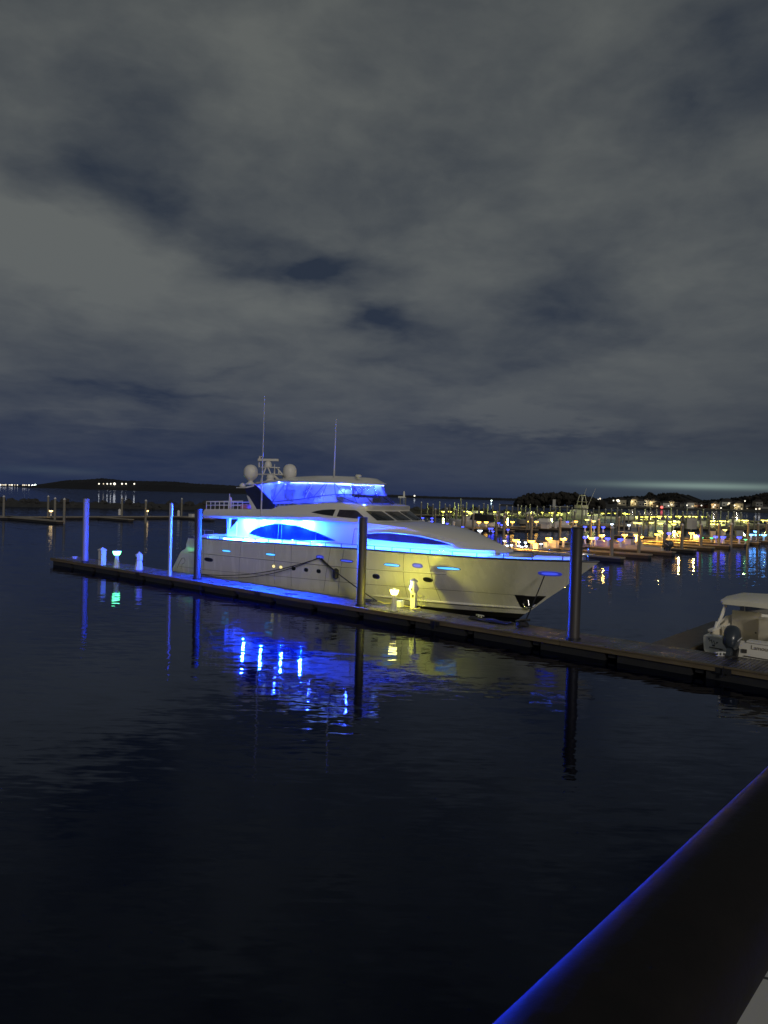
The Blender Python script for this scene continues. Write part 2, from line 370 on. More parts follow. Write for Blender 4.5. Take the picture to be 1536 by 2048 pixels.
# near piles
def pile(pt, h, r, m, label, cat='pile', cap=False, name='dock_pile', group='tall round piles along the main dock'):
    o = thing(name, label, cat, (pt[0], pt[1], 0), 0, group)
    MB().lathe([(r, -2), (r, h-.02), (r*.93, h)], n=28).build('shaft', m, o, 40)
    b = MB(); b.lathe([(r+.05, 0), (r+.05, .09)], (0, 0, .5), 24); b.build('collar', BLACK, o, 40)
    MB().lathe([(r+.012, h), (r+.012, h+.03), (r*.7, h+.05)], n=24).build('lid', BLACK, o, 40)
    if cap: MB().lathe([(r*1.06, h-.01), (r*1.06, h+.06), (.02, h+.25)], n=20).build('cap', m, o, 40)
    return o
pile((7.71, 29.35+.1), 4.93, .235, PILEM, 'nearest dark steel pile, right of the yacht bow')
pile((-1.03, 36.86+.1), 4.87, .22, PILEM, 'dark steel pile in front of the yacht amidships')
pile((-11.5, 45.9), 4.83, .215, PILEM, 'dark steel pile edged in blue light before the yacht stern')
pile((-21.98, 54.6), 5.18, .215, PALEPILE, 'pale lavender steel pile near the far left dock end')
o = thing('sign_post', 'slender pale post lit blue standing on the dock left of the stern', 'post', dk(-27.4, -.42), RZ)
MB().box((0, 0, 2.8), (.17, .13, 4.7)).build('post', mat('painted_post', (.55, .55, .6), .45), o)
MB().box((0, 0, .53), (.32, .26, .05)).build('foot_plate', CHROME, o)
MB().box((.12, 0, 4.7), (.07, .1, .75)).build('bracket', mat('painted_post', (.5, .5, .5)), o)

# dock pedestals
def lamp_pedestal(pt, label, headmat, rz=0.0, group=None, base=PEDW, s=1.0, r=.15):
    o = thing('lamp_pedestal', label, 'dock lamp', pt, rz, group)
    MB().lathe([(.20*s, 0), (.20*s, .05*s), (.175*s, .07*s), (.10*s, .70*s), (.14*s, .72*s), (.14*s, .76*s)], n=8, ph=pi/8).build('base', base, o)
    MB().lathe([(r*.75, .76*s), (r, (.76+.12)*s), (r*1.1, (.76+.22)*s)], n=12).build('lamp_head', headmat, o)
    MB().lathe([(r*1.2, .985*s), (r*1.2, 1.0*s), (.02, 1.05*s)], n=12).build('cap', base, o)
    return o
LY = lamp_mat('yellow_dock_lamp', (1.0, .80, .16), 17); LG = lamp_mat('green_dock_lamp', (.13, 1.0, .34), 13)
o = lamp_pedestal(dk(-9.33, .02, .52), 'glowing yellow lighthouse lamp on the near dock edge beside the yacht', LY, s=1.02, r=.19, base=mat('frosted_pedestal', (.6, .6, .56), .3, alpha=.75))
light('lamp_glow', 'POINT', (0, .25, .95), 270, (.95, .90, .07), o, .1)
o = lamp_pedestal(dk(-33.96, -.3, .52), 'glowing green topped lamp between two pedestals at the dock end', LG, s=1.15, r=.25)
light('lamp_glow', 'POINT', (0, 0, 1.0), 3, (.25, 1, .45), o, .14)
o = thing('power_pedestal', 'white lighthouse power pedestal with coiled hoses, right of the yellow lamp', 'pedestal', dk(-9.15, 1.3, .52), RZ+.3)
MB().box((0, 0, .38), (.24, .24, .76)).build('base', PEDW, o)
MB().lathe([(.13, .74), (.24, .92), (.24, 1.0), (.12, 1.26), (.10, 1.3)], n=8, ph=pi/8).build('head', PEDW, o)
MB().lathe([(.20, 1.30), (.20, 1.36), (.02, 1.48)], n=12).build('cap', mat('frosted_cap', (.5, .5, .58), .3), o)
MB().box((-.03, -.245, .96), (.07, .03, .12)).build('outlet_cover', BLACK, o); MB().box((0, -.123, .62), (.12, .01, .16)).build('outlet_cover', BLACK, o)
def hose_coil(): return [(.30+.10*cos(t*1.0)*(1+.1*sin(3*t))+.02*t, -.05+.05*sin(2.1*t), .42+.26*sin(t)) for t in [k*.3 for k in range(48)]]
MB().tube(hose_coil(), .018, 6).build('hose', mat('yellow_hose', (.55, .55, .30), .5), o, 60)
o = thing('dock_box_small', 'low pale junction box on the dock between lamp and power pedestal', 'box', dk(-10.1, 1.25, .52), RZ)
MB().box((0, 0, .13), (.55, .3, .26)).build('case', PEDW, o); MB().box((0, 0, .275), (.6, .34, .03)).build('lid', PEDW, o)
o = thing('white_pedestal', 'tall white pedestal with peaked cap at the left dock end', 'pedestal', dk(-36.0, -.25, .52), RZ, 'plain pedestals at the dock end')
MB().box((0, 0, .52), (.42, .36, 1.04)).build('body', PEDW, o); MB().lathe([(.34, 1.04), (.34, 1.08), (.02, 1.26)], n=4, ph=pi/4).build('cap', PEDW, o)
MB().box((0, -.185, .38), (.4, .012, .03)).build('seam', BLACK, o); MB().box((-.24, 0, .82), (.06, .12, .18)).build('socket', PEDW, o)
o = thing('lighthouse_pedestal', 'unlit lighthouse shaped pedestal, third from the left dock end', 'pedestal', dk(-31.96, .2, .52), RZ)
MB().lathe([(.30, 0), (.18, .62), (.24, .66), (.24, .98)], n=8, ph=pi/8).build('base', PEDW, o); MB().lathe([(.26, .98), (.26, 1.02), (.1, 1.12), (.03, 1.22)], n=8, ph=pi/8).build('cap', PEDW, o)
MB().box((0, -.24, .8), (.16, .03, .2)).build('outlet_cover', BLACK, o)
def cleat(pt, label, rz=RZ):
    o = thing('cleat', label, 'cleat', pt, rz, 'mooring cleats on the dock')
    b = MB(); b.tube([(-.22, 0, .11), (-.1, 0, .13), (.1, 0, .13), (.22, 0, .11)], .025, 8); b.build('horn', PEDW, o, 60)
    b = MB(); b.box((-.07, 0, .06), (.05, .05, .12)); b.box((.07, 0, .06), (.05, .05, .12)); b.box((0, 0, .01), (.3, .1, .02)); b.build('foot', PEDW, o)
    return o
cleat(dk(-41.6, .6, .51), 'white cleat at the far left corner of the dock', RZ+1.2); cleat(dk(-40.2, .9, .51), 'second white cleat left of the pale lavender pile')
cleat(dk(-33.0, .9, .51), 'small cleat between the green lamp and the unlit pedestal', RZ+1.4); cleat(dk(-5.4, 1.5, .51), 'cleat on the dock edge right of the power pedestal')
cleat(dk(5.15, 1.25, .51), 'shiny cleat on the dock behind the outboard motor', RZ+.9)
# ropes / mooring gear
def rope(pts, r, label, m=ROPE, nm='mooring_line', cat='rope', sag=.3, n=18):
    a, b_ = Vector(pts[0]), Vector(pts[1]); q = []
    for k in range(n+1):
        t = k/n; p = a.lerp(b_, t); p.z -= sag*4*t*(1-t); q.append(p)
    return tag(MB().tube(q, r, 6).build(nm, m, None, 60), label, cat, 'dark mooring lines of the yacht' if nm == 'mooring_line' else None)
YC = 5.7                                                        # yacht centreline, metres behind the pile line
def yw(a, y, z): return dk(a, YC+y, z)
rope((yw(-16.75, -3.42, 2.38), dk(-27.2, 1.45, .6)), .028, 'long dark mooring line sloping left from the hull fairlead to the dock', sag=.45)
rope((yw(-16.9, -3.43, 2.36), dk(-27.0, 1.5, .6)), .022, 'thinner slack dark line hanging just under the long left mooring line', sag=.62)
rope((yw(-16.75, -3.42, 2.38), dk(-11.6, 1.4, .6)), .03, 'dark mooring line sloping right from the hull fairlead behind the pile', sag=.1)
rope((yw(-16.6, -3.42, 2.38), yw(-15.3, -3.5, 1.7)), .03, 'short dark line from the fairlead to the hanging fender', sag=.02)
rope((yw(-3.72, -1.33, 2.42), dk(-3.0, 1.35, .62)), .03, 'vertical dark mooring line from the bow fairlead to the dock', sag=.05)
o = thing('rope_pile', 'black coil of mooring rope on the dock below the bow line', 'rope', dk(-3.05, 1.25, .5))
b = MB()
for k in range(5):
    b.tube([(.28*cos(t)*(1-.08*k), .22*sin(t), .04+.035*k+.02*sin(3*t+k)) for t in [j*2*pi/16 for j in range(17)]], .026, 6)
b.build('coil', ROPE, o, 60)
b = MB(); b.tube([(-.3, 0, .2), (-.1, 0, .26), (.35, .1, .25)], .05, 8); b.build('cleat_bar', BLACK, o, 60)
o = thing('dock_steps_mat', 'black folded boarding mat lying on the dock under the bow', 'mat', dk(-4.6, 1.15, .5), RZ)
b = MB(); rows = []
for i in range(9):
    rows.append([(-1.0+.25*i, -.38+.19*j, .03+.10*(math.sin(i*1.3+j)*.5+.5)*(1 if 0 < j < 4 else .2)) for j in range(5)])
b.grid(rows); b.grid([[(p[0], p[1], 0.005) for p in r] for r in rows]); b.build('mat_sheet', mat('matte_black', (.006, .006, .008), .9), o, 60)
b = MB()
cable = [dk(-12.6, 1.35, .56), dk(-12.1, 1.2, .56), dk(-11.5, 1.42, .6), dk(-11.0, 1.3, .56), dk(-10.6, 1.5, .58), dk(-10.2, 1.45, .72), dk(-9.9, 1.42, .56), dk(-9.4, 1.5, .55), dk(-8.9, 1.0, .55), dk(-8.6, 1.15, .62)]
b.tube(cable, .03, 6); tag(b.build('shore_power_cable', mat('yellow_hose', (.5, .5, .3)), None, 60), 'pale shore power cable lying along the far dock edge to the pedestal', 'cable')
b = MB()
for k in range(3): b.tube([dk(-12.3+.9*cos(t)*.5+.2*k, 1.2+.2*sin(t), .56+.03*k) for t in [j*2*pi/14 for j in range(15)]], .028, 6)
tag(b.build('rope_coil', ROPE, None, 60), 'dark rope coil on the dock right of the middle pile', 'rope')

# ================================================================== YACHT
Y = thing('motor_yacht', 'large white three deck motor yacht with blue deck lights moored along the dock', 'yacht', dk(0, YC), RZ)
STEM = [(-.9, -7.2), (-.06, -5.8), (.24, -5.46), (.54, -5.04), (1.23, -4.16), (1.64, -3.59), (2.54, -2.46), (3.2, -1.58)]
SHEER = [(-29.65, 2.77), (-24.5, 2.87), (-19.8, 2.97), (-14, 3.07), (-9.3, 3.12), (-4.6, 3.14), (-1.58, 3.2)]
BT = [(-.9, 1.5), (-.3, 2.6), (.1, 3.15), (.5, 3.25), (1.5, 3.33), (3.2, 3.35)]
LT = [(-.9, 14), (0, 13), (.5, 11.5), (1.5, 10), (3.2, 8.5)]
AFT = [(-.9, -31.0), (0, -31.8), (.46, -31.7), (1.76, -30.57), (2.0, -30.0), (2.02, -29.85), (2.25, -29.94), (2.77, -29.68)]
def hb(a, z):
    t = (ip(z, STEM)-a)/ip(z, LT)
    if t <= 0: return 0.0
    g_ = 1.0 if t >= 1 else (1-(1-t)**2)
    return ip(z, BT)*g_*(1-.06*max(0, min(1, (-22-a)/9))**2)
NU = 46
def hull_rows(zf, nv, side):
    rows = []
    for j in range(nv+1):
        row = []
        for i in range(NU+1):
            u = (i/NU)**1.35
            z = zf(-1.58-u*28.1, j/nv)
            a0, a1 = ip(z, STEM), ip(z, AFT); a = a0+(a1-a0)*u; z = zf(a, j/nv)
            row.append((a, side*hb(a, z), z))
        rows.append(row)
    return rows
b = MB()
for s_ in (-1, 1): b.grid(hull_rows(lambda a, v: .26+(ip(a, SHEER)-.26)*v, 16, s_))
r1 = hull_rows(lambda a, v: .26+(ip(a, SHEER)-.26)*v, 16, -1); r2 = hull_rows(lambda a, v: .26+(ip(a, SHEER)-.26)*v, 16, 1)
b.grid([[r[-1] for r in r1], [(r[-1][0]+(.9 if 2 < k < 13 else .2), r[-1][1]*.75, r[-1][2]) for k, r in enumerate(r1)], [(r[-1][0]+(.9 if 2 < k < 13 else .2), r[-1][1]*.75, r[-1][2]) for k, r in enumerate(r2)], [r[-1] for r in r2]])
b.build('hull', HULLM, Y, 30)
b = MB()
for s_ in (-1, 1): b.grid(hull_rows(lambda a, v: -.9+1.16*v, 5, s_))
b.build('boot_stripe', BOOT, Y, 30)
def hp(a, z, off=.0, s_=-1): return (a, s_*(hb(a, z)+off), z)
def strip(a0, a1, zf, r, m, name, off=.0, n=40):
    b = MB(); b.tube([hp(a0+(a1-a0)*k/n, zf(a0+(a1-a0)*k/n), off) for k in range(n+1)], r, 6); return b.build(name, m, Y, 60)
b = MB()
for s_ in (-1, 1): b.tube([hp(a, ip(a, SHEER)+.01, -.02, s_) for a in [-29.6+28*k/60 for k in range(61)]], .045, 8)
b.build('cap_rail', mat('dark_cap_rail', (.02, .03, .08), .3), Y, 60)
strip(-29.6, -8.4, lambda a: ip(a, [(-29.6, 1.8), (-27.8, 1.84), (-23.8, 1.9), (-19.7, 1.96), (-16, 2.01), (-13.2, 2.08), (-10.8, 2.14), (-8.4, 2.19)]), .028, GEL, 'rub_rail', .0)
strip(-29.6, -8.4, lambda a: ip(a, [(-29.6, 1.8), (-27.8, 1.84), (-23.8, 1.9), (-19.7, 1.96), (-16, 2.01), (-13.2, 2.08), (-10.8, 2.14), (-8.4, 2.19)])-.035, .012, SEAM, 'rub_rail_groove', .0)
strip(-30.8, -4.3, lambda a: ip(a, [(-30.8, .70), (-27.8, .75), (-19.7, 1.02), (-14, 1.2), (-10.8, 1.30), (-7.5, 1.32), (-4.3, 1.25)]), .011, SEAM, 'styling_groove', .0)
for (a0, z0, a1, z1) in [(-23.84, 2.8, -24.1, .5), (-20.63, 2.88, -20.7, .5), (-19.17, 2.92, -19.2, .5), (-15.96, 3.0, -16.5, .5), (-14.92, 3.0, -15.4, .5), (-10.67, 3.05, -10.95, .6), (-9.19, 3.05, -9.2, .6), (-27.85, 2.78, -27.85, .7)]:
    b = MB(); b.tube([hp(a0+(a1-a0)*k/10, z0+(z1-z0)*k/10, .0) for k in range(11)], .011, 6); b.build('hull_seam', SEAM, Y, 60)
b = MB()
for s_ in (-1, 1):                                               # spray rail / chine at the bow
    rows = []
    for k in range(25):
        t = k/24; a = -13.0+(7.9)*t; z = .60-.04*t; rows.append([hp(a, z+.10, -.005, s_), hp(a, z+.0, .11*sin(pi*min(1, t*1.02))**.5+.01, s_), hp(a, z-.09, -.005, s_)])
    b.grid(rows)
b.build('spray_rail', HULLM, Y, 20)
# portlights, glowing slots, fairleads
def oval(a, z, w, h, n=20, e=2.6):
    return [(a+w/2*math.copysign(abs(cos(t))**(2/e), cos(t)), z+h/2*math.copysign(abs(sin(t))**(2/e), sin(t))) for t in [2*pi*k/n for k in range(n)]]
def patch(name, poly, m, par, off0, off1, f=hb):
    b = MB(); b.prism(poly, lambda p: (p[0], -(f(p[0], p[1])+off0), p[1]), lambda p: (p[0], -(f(p[0], p[1])+off1), p[1])); return b.build(name, m, par)
def slope(a): return .03*(a+15)
for i, (a, z, w, h) in enumerate([(-27.26, 1.46, 1.0, .27), (-18.95, 1.59, .36, .24), (-17.89, 1.6, .36, .24), (-16.86, 1.61, .36, .24), (-15.44, 1.65, .36, .24), (-12.55, 1.71, .50, .27), (-9.46, 1.8, .52, .26)]):
    p_ = patch('portlight', oval(a, z, w, h), CHROME if i else BLACK, Y, -.02, .012); patch('pane', oval(a, z, w*.8, h*.72), TINT, p_, -.015, .018)
PORTY = lamp_mat('lit_portlight', (1.0, .85, .35), 1.1)
for a in (-20.71, -20.06):
    p_ = patch('portlight', oval(a, 1.57, .38, .26, e=2), CHROME, Y, -.02, .012); patch('pane', oval(a, 1.57, .28, .19, e=2), PORTY, p_, -.015, .018)
SLOT = lamp_mat('cyan_slot_glow', (.07, .42, 1.0), 1.9); SLOTD = lamp_mat('blue_slot_glow', (.05, .09, 1.0), .8)  # no lamps: emission stands in for deck light showing through the openings
for i, (a, z, w) in enumerate([(-25.33, 2.17, .85), (-21.01, 2.26, .85), (-14.7, 2.37, .92), (-11.48, 2.41, 1.0), (-8.21, 2.48, 1.15)]):
    p_ = patch('scupper_slot', oval(a, z, w+.1, .17), BLACK, Y, -.02, .006); patch('slot_glow', oval(a, z, w, .11), SLOTD if i == 2 else SLOT, p_, -.015, .014)
for (a, z, w) in [(-16.77, 2.42, .62), (-9.87, 2.5, .6), (-3.69, 2.5, .95)]:
    p_ = patch('fairlead', oval(a, z, w, .24), mat('blue_lit_steel', (.1, .1, .4), .3, emit=(.03, .06, 1), estr=.25), Y, -.02, .03); patch('fairlead_opening', oval(a, z, w*.7, .13), SLOTD, p_, -.01, .035)  # blue light on the steel is put into its colour and emission
# anchor pocket and anchor
b = MB(); pk = [(-5.35, 1.30), (-4.1, 1.33), (-4.95, .60), (-5.38, .62)]
pk = [(-5.55, 1.29), (-4.22, 1.3), (-5.05, .58), (-5.5, .62)]
q = patch('anchor_pocket', pk, BOOT, Y, -.05, .012)
b = MB(); c = hp(-5.0, .95, .08); b.tube([(c[0]-.1, c[1], 1.15), (c[0], c[1]-.03, .75)], .04, 8); b.tube([(c[0]-.35, c[1], .85), (c[0]-.2, c[1]-.05, .68), (c[0]+.1, c[1]-.05, .66), (c[0]+.25, c[1]+.12, .82)], .05, 8); b.ico((c[0]-.12, c[1], 1.12), .08, .05)
b.build('anchor', CHROME, q, 60)

# decks and bulwark
def deckz(a): return ip(a, [(-30, 2.15), (-9, 2.3), (-7.2, 2.72), (-1.6, 2.95)])
b = MB(); rows = []
for k in range(47):
    a = -29.55+27.6*k/46; z = ip(a, SHEER); h = max(hb(a, z)-.10, .02); h2 = max(hb(a, deckz(a))-.13, .01)
    rows.append([(a, -h, z-.01), (a, -min(h, h2), deckz(a)), (a, min(h, h2), deckz(a)), (a, h, z-.01)])
b.grid([[r[0], r[1]] for r in rows]); b.grid([[r[2], r[3]] for r in rows]); b.build('bulwark', GEL, Y, 30)
b = MB(); b.grid([[r[1], r[2]] for r in rows]); b.build('deck', TEAK, Y)
b = MB(); b.box((-30.9, 0, .42), (1.7, 5.0, .14)); b.build('swim_platform', TEAK, Y)
for s_ in (-1, 1):
    b = MB()
    for k in range(7): b.box((-30.5+.22*k, s_*1.7, .62+.24*k), (.3, .9, .22))
    b.build('stern_steps', GEL, Y)
b = MB(); b.prism([(-30.7, .5), (-29.7, 2.2), (-29.6, 2.75), (-29.0, 2.75), (-29.0, .5)], lambda p: (p[0], -1.15, p[1]), lambda p: (p[0], 1.15, p[1])); b.build('transom', GEL, Y)
b = MB(); c0 = hp(-30.9, 1.05, .01)                              # moulded swirl on the stern wing
b.tube([hp(-31.1+.0, .55, .005), hp(-30.75, 1.0, .005), hp(-30.45, 1.3, .005), hp(-30.15, 1.35, .005), hp(-30.05, 1.15, .005), hp(-30.2, .98, .005), hp(-30.45, .9, .005), hp(-30.6, .55, .005)], .018, 6); b.build('stern_moulding', SEAM, Y, 60)

# deckhouse
HH = [(-25.2, 2.6), (-13, 2.6), (-11, 2.45), (-9.5, 2.15), (-8, 1.7), (-7.2, 1.25), (-6.75, .9)]
ZK = [(-25.2, 4.28), (-18, 4.43), (-14, 4.52), (-11.5, 4.36), (-9.86, 4.10), (-8.25, 3.76), (-7.58, 3.60), (-6.75, 3.44)]
ZC = [(-25.2, 4.3), (-14, 4.62), (-11.95, 4.60), (-10.1, 4.48), (-8.68, 4.17), (-7.72, 3.88), (-6.75, 3.62)]
def hsec(a):
    h = ip(a, HH); zk = ip(a, ZK); zc = ip(a, ZC); d = deckz(a)
    fw = max(0, min(1, (a+15)/4)); k = .05+.30*fw
    return [(h+.12, d), (h+.12, 3.02), (h+.02, 3.12), (h, 3.4), (h-k*.45, (3.4+zk)/2), (h-k, zk-.03), (h-k-.06, zk+.01), (max(h-k-.7, 0.2), (zk+2*zc)/3), (0, zc)]
def hh(a, z):
    q_ = hsec(a)
    for (h0, z0), (h1, z1) in zip(q_, q_[1:]):
        if z0 <= z <= z1 and z1 > z0: return h0+(h1-h0)*(z-z0)/(z1-z0)
    return q_[3][0]
b = MB(); st = [-25.2+18.45*k/60 for k in range(61)]
for s_ in (-1, 1):
    b.grid([[(a, s_*h, z) for h, z in hsec(a)] for a in st])
for a in (st[0], st[-1]):
    q_ = hsec(a); b.add([(a, -h, z) for h, z in q_]+[(a, h, z) for h, z in q_[::-1]][1:], [tuple(range(2*len(q_)-1))])
b.build('deckhouse', GEL, Y, 28)
b = MB(); b.prism([(-26.15, 3.0), (-26.22, 4.2), (-25.95, 4.2), (-25.95, 3.5), (-25.2, 4.05), (-25.2, 3.0)], lambda p: (p[0], -2.66, p[1]), lambda p: (p[0], -2.5, p[1]))
b.build('wing_post', GEL, Y); b = MB(); b.prism([(-26.15, 3.0), (-26.22, 4.2), (-25.95, 4.2), (-25.95, 3.5), (-25.2, 4.05), (-25.2, 3.0)], lambda p: (p[0], 2.5, p[1]), lambda p: (p[0], 2.66, p[1])); b.build('wing_post', GEL, Y)
def band_window(name, topc, botc, m, f, n=36, off=.016, par=None):
    a0, a1 = topc[0][0], topc[-1][0]; fr = []; bk = []
    for k in range(n+1):
        a = a0+(a1-a0)*k/n; zt = ip(a, topc); zb = min(ip(a, botc), zt-.001)
        zs = [zb+(zt-zb)*j/5 for j in range(6)]
        fr.append([(a, -(f(a, z)+off), z) for z in zs]); bk.append([(a, -(f(a, z)-.03), z) for z in zs])
    b = MB(); b.grid(fr); b.grid(bk); b.grid([[r[-1] for r in fr], [r[-1] for r in bk]]); b.grid([[r[0] for r in fr], [r[0] for r in bk]])
    return b.build(name, m, par or Y, 30)
SW = mat('saloon_glow_glass', (.004, .007, .02), .10, spec=.35, emit=(.0, .02, 1.0), estr=.12)  # blue deck light reflected in the glass is put in as emission
wt = [(-23.95, 3.37), (-23.6, 3.58), (-23.2, 3.74), (-22.4, 3.96), (-21.6, 4.08), (-20.6, 4.12), (-19.68, 4.06), (-18.8, 3.95), (-18.0, 3.80), (-17.2, 3.60), (-16.35, 3.37)]
wbm = [(-23.95, 3.36), (-23.2, 3.24), (-22.4, 3.17), (-21.0, 3.15), (-19.5, 3.18), (-17.9, 3.28), (-16.35, 3.36)]
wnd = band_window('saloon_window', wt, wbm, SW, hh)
b = MB(); b.tube([(a, -(hh(a, z)+.02), z) for a, z in wt], .02, 6); b.tube([(a, -(hh(a, z)+.02), z) for a, z in wbm], .02, 6); b.build('frame', BLACK, wnd, 60)
for a in (-21.2, -20.9, -17.9):
    b = MB(); b.tube([(a, -(hh(a, 3.3)+.02), ip(a, wbm)+.02), (a, -(hh(a, 3.9)+.02), ip(a, wt)-.02)], .014, 6); b.build('mullion', mat('blue_mullion', (.05, .08, .5), .4), wnd)
ft = [(-14.3, 3.78), (-13.9, 3.90), (-13.2, 3.99), (-12.4, 4.02), (-11.5, 4.00), (-10.6, 3.93), (-9.8, 3.82), (-9.2, 3.70), (-8.75, 3.60)]
fb = [(-14.3, 3.77), (-13.9, 3.63), (-13.2, 3.60), (-11.5, 3.57), (-9.8, 3.56), (-8.75, 3.585)]
fwd = band_window('forward_window', ft, fb, mat('cabin_glass', (.05, .022, .03), .12, var=.6, vscale=1.8), hh)
b = MB(); b.tube([(a, -(hh(a, z)+.02), z+.01) for a, z in ft], .02, 6); b.build('frame', GEL, fwd, 60)
# side door and ladder outline
b = MB()
for (p, q_) in [((-15.0, 3.2), (-14.9, 4.12)), ((-14.9, 4.12), (-14.2, 4.12)), ((-14.2, 4.12), (-14.22, 3.75))]:
    b.tube([(p[0], -(hh(*p)+.003), p[1]), (q_[0], -(hh(*q_)+.003), q_[1])], .012, 5)
b.build('side_door_seam', SEAM, Y)

# upper deck: stations from aft along the near side to the bow centre; four loops (bottom, window sill, window head, top)
UD = [  # a0 h0 z0 | a1 h1 z1 | a2 h2 z2 | a3 h3 z3
 (-28.45, 2.5, 4.19, -28.5, 2.55, 4.35, -28.48, 2.5, 4.6, -28.4, 2.4, 4.74),
 (-28.30, 2.95, 4.17, -28.35, 3.02, 4.35, -28.32, 3.0, 4.6, -28.28, 2.92, 4.76),
 (-26.0, 3.06, 4.22, -26.0, 3.15, 4.38, -26.0, 3.10, 4.65, -26.0, 2.98, 4.84),
 (-23.0, 3.08, 4.30, -23.0, 3.17, 4.45, -23.0, 3.12, 4.72, -23.0, 2.98, 4.93),
 (-21.5, 3.08, 4.33, -21.5, 3.17, 4.50, -21.5, 3.10, 4.78, -21.5, 2.95, 4.98),
 (-20.9, 3.08, 4.35, -20.9, 3.17, 4.52, -20.9, 3.10, 4.85, -20.9, 2.90, 5.20),
 (-19.5, 3.06, 4.38, -19.5, 3.14, 4.56, -19.5, 3.04, 4.92, -19.5, 2.80, 5.32),
 (-18.2, 3.02, 4.41, -18.2, 3.09, 4.62, -18.2, 2.92, 5.00, -18.2, 2.68, 5.42),
 (-17.2, 2.96, 4.43, -17.2, 3.00, 4.68, -17.2, 2.76, 5.12, -17.3, 2.58, 5.50),
 (-16.2, 2.88, 4.45, -16.2, 2.88, 4.70, -16.3, 2.62, 5.16, -16.3, 2.48, 5.54),
 (-15.2, 2.76, 4.47, -15.2, 2.74, 4.68, -15.6, 2.48, 5.17, -15.5, 2.36, 5.52),
 (-14.2, 2.62, 4.49, -14.3, 2.52, 4.62, -15.0, 2.30, 5.17, -14.95, 2.20, 5.47),
 (-13.5, 2.25, 4.50, -13.74, 2.12, 4.59, -14.68, 2.08, 5.16, -14.55, 1.95, 5.43),
 (-13.2, 1.5, 4.52, -13.42, 1.4, 4.59, -14.56, 1.4, 5.15, -14.35, 1.3, 5.42),
 (-13.1, .8, 4.54, -13.33, .7, 4.60, -14.48, .7, 5.14, -14.25, .7, 5.43),
 (-13.08, 0, 4.55, -13.3, 0, 4.60, -14.45, 0, 5.14, -14.22, 0, 5.44)]
def loop(j, s_): return [(r[3*j], s_*r[3*j+1], r[3*j+2]) for r in UD]
b = MB()
for s_ in (-1, 1):
    L_ = [loop(j, s_) for j in range(4)]
    b.grid([[(p[0], 0, p[2]) for p in L_[0]], L_[0], L_[1], L_[2], L_[3], [(p[0], p[1]*.9, p[2]+.02) for p in L_[3]], [(p[0], 0, p[2]+.04) for p in L_[3]]])
b.grid([[loop(j, -1)[0] for j in range(4)], [loop(j, 1)[0] for j in range(4)]])
b.build('upper_deck', GEL, Y, 24)
def uh(a, z):                                                   # half breadth of the upper deck side
    for r, q_ in zip(UD, UD[1:]):
        if r[3] <= a <= q_[3]:
            t = (a-r[3])/max(q_[3]-r[3], 1e-6); v = [(r[3*j+1]+(q_[3*j+1]-r[3*j+1])*t, r[3*j+2]+(q_[3*j+2]-r[3*j+2])*t) for j in range(4)]
            for (h0, z0), (h1, z1) in zip(v, v[1:]):
                if z0 <= z <= z1: return h0+(h1-h0)*(z-z0)/(z1-z0)
            return v[1][0]
    return 2.4
wa = band_window('quarter_window', [(-18.0, 4.93), (-17.6, 5.04), (-17.2, 5.10), (-16.7, 5.14), (-16.32, 5.15)], [(-18.0, 4.925), (-17.1, 4.83), (-16.32, 4.78)], TINT, uh, 14)
wb_ = band_window('wheelhouse_side_window', [(-16.05, 5.15), (-15.0, 5.16), (-14.85, 5.12), (-14.3, 4.78)], [(-16.05, 4.76), (-14.9, 4.70), (-14.3, 4.70)], mat('wheelhouse_glass', (.035, .03, .05), .12, var=.8, vscale=2.4), uh, 14)
def wsp(y, v, off=.02):
    s0 = 1 if y > 0 else -1; y = abs(y); T0 = [(r[4], (r[3], r[5])) for r in UD[::-1]]; T1 = [(r[7], (r[6], r[8])) for r in UD[::-1]]
    def g_(T, yy):
        for (h0, p), (h1, q_) in zip(T, T[1:]):
            if h0 <= yy <= h1 and h1 > h0: t = (yy-h0)/(h1-h0); return (p[0]+(q_[0]-p[0])*t, p[1]+(q_[1]-p[1])*t)
        return T[-1][1]
    p, q_ = g_(T0, y), g_(T1, y); return (p[0]+(q_[0]-p[0])*v+off*.6, s0*y, p[1]+(q_[1]-p[1])*v+off)
for (y0, y1) in [(-1.98, -.82), (-.62, .62), (.82, 1.98)]:
    b = MB(); b.grid([[wsp(y0+(y1-y0)*k/6, .07+.86*j/4) for k in range(7)] for j in range(5)]); b.grid([[wsp(y0+(y1-y0)*k/6, .07+.86*j/4, .0) for k in range(7)] for j in range(5)])
    w_ = b.build('windscreen_pane', TINT, Y, 30)
    b = MB(); p, q_ = wsp(y0+.55, .08, .05), wsp(y0+.25, .75, .05); b.tube([p, q_], .014, 6); b.ico(p, .05, 0); b.build('wiper', BLACK, w_)

# hardtop, arch, enclosure
RT = [(-24.1, 2.1, 6.55), (-22.5, 2.2, 6.68), (-21, 2.2, 6.76), (-19, 2.2, 6.72), (-17.4, 2.15, 6.72), (-16.7, 1.95, 6.72), (-16.1, 1.5, 6.70), (-15.75, .8, 6.68), (-15.65, 0, 6.68)]
b = MB()
for s_ in (-1, 1):
    e = [(a, s_*h, z-.03) for a, h, z in RT]; e2 = [(a+.03, s_*(h+.04), z+.03) for a, h, z in RT]; e3 = [(a-.12 if i > 3 else a, s_*h*.93, z+.12) for i, (a, h, z) in enumerate(RT)]
    th = [.10, .16, .26, .38, .38, .36, .34, .33, .33]
    e4 = [(a-(.45 if i > 4 else 0), s_*h*.75, z+th[i]) for i, (a, h, z) in enumerate(RT)]; e5 = [(p[0], 0, p[2]+.03) for p in e4]; e0 = [(p[0], 0, p[2]) for p in e]
    b.grid([e0, e, e2, e3, e4, e5])
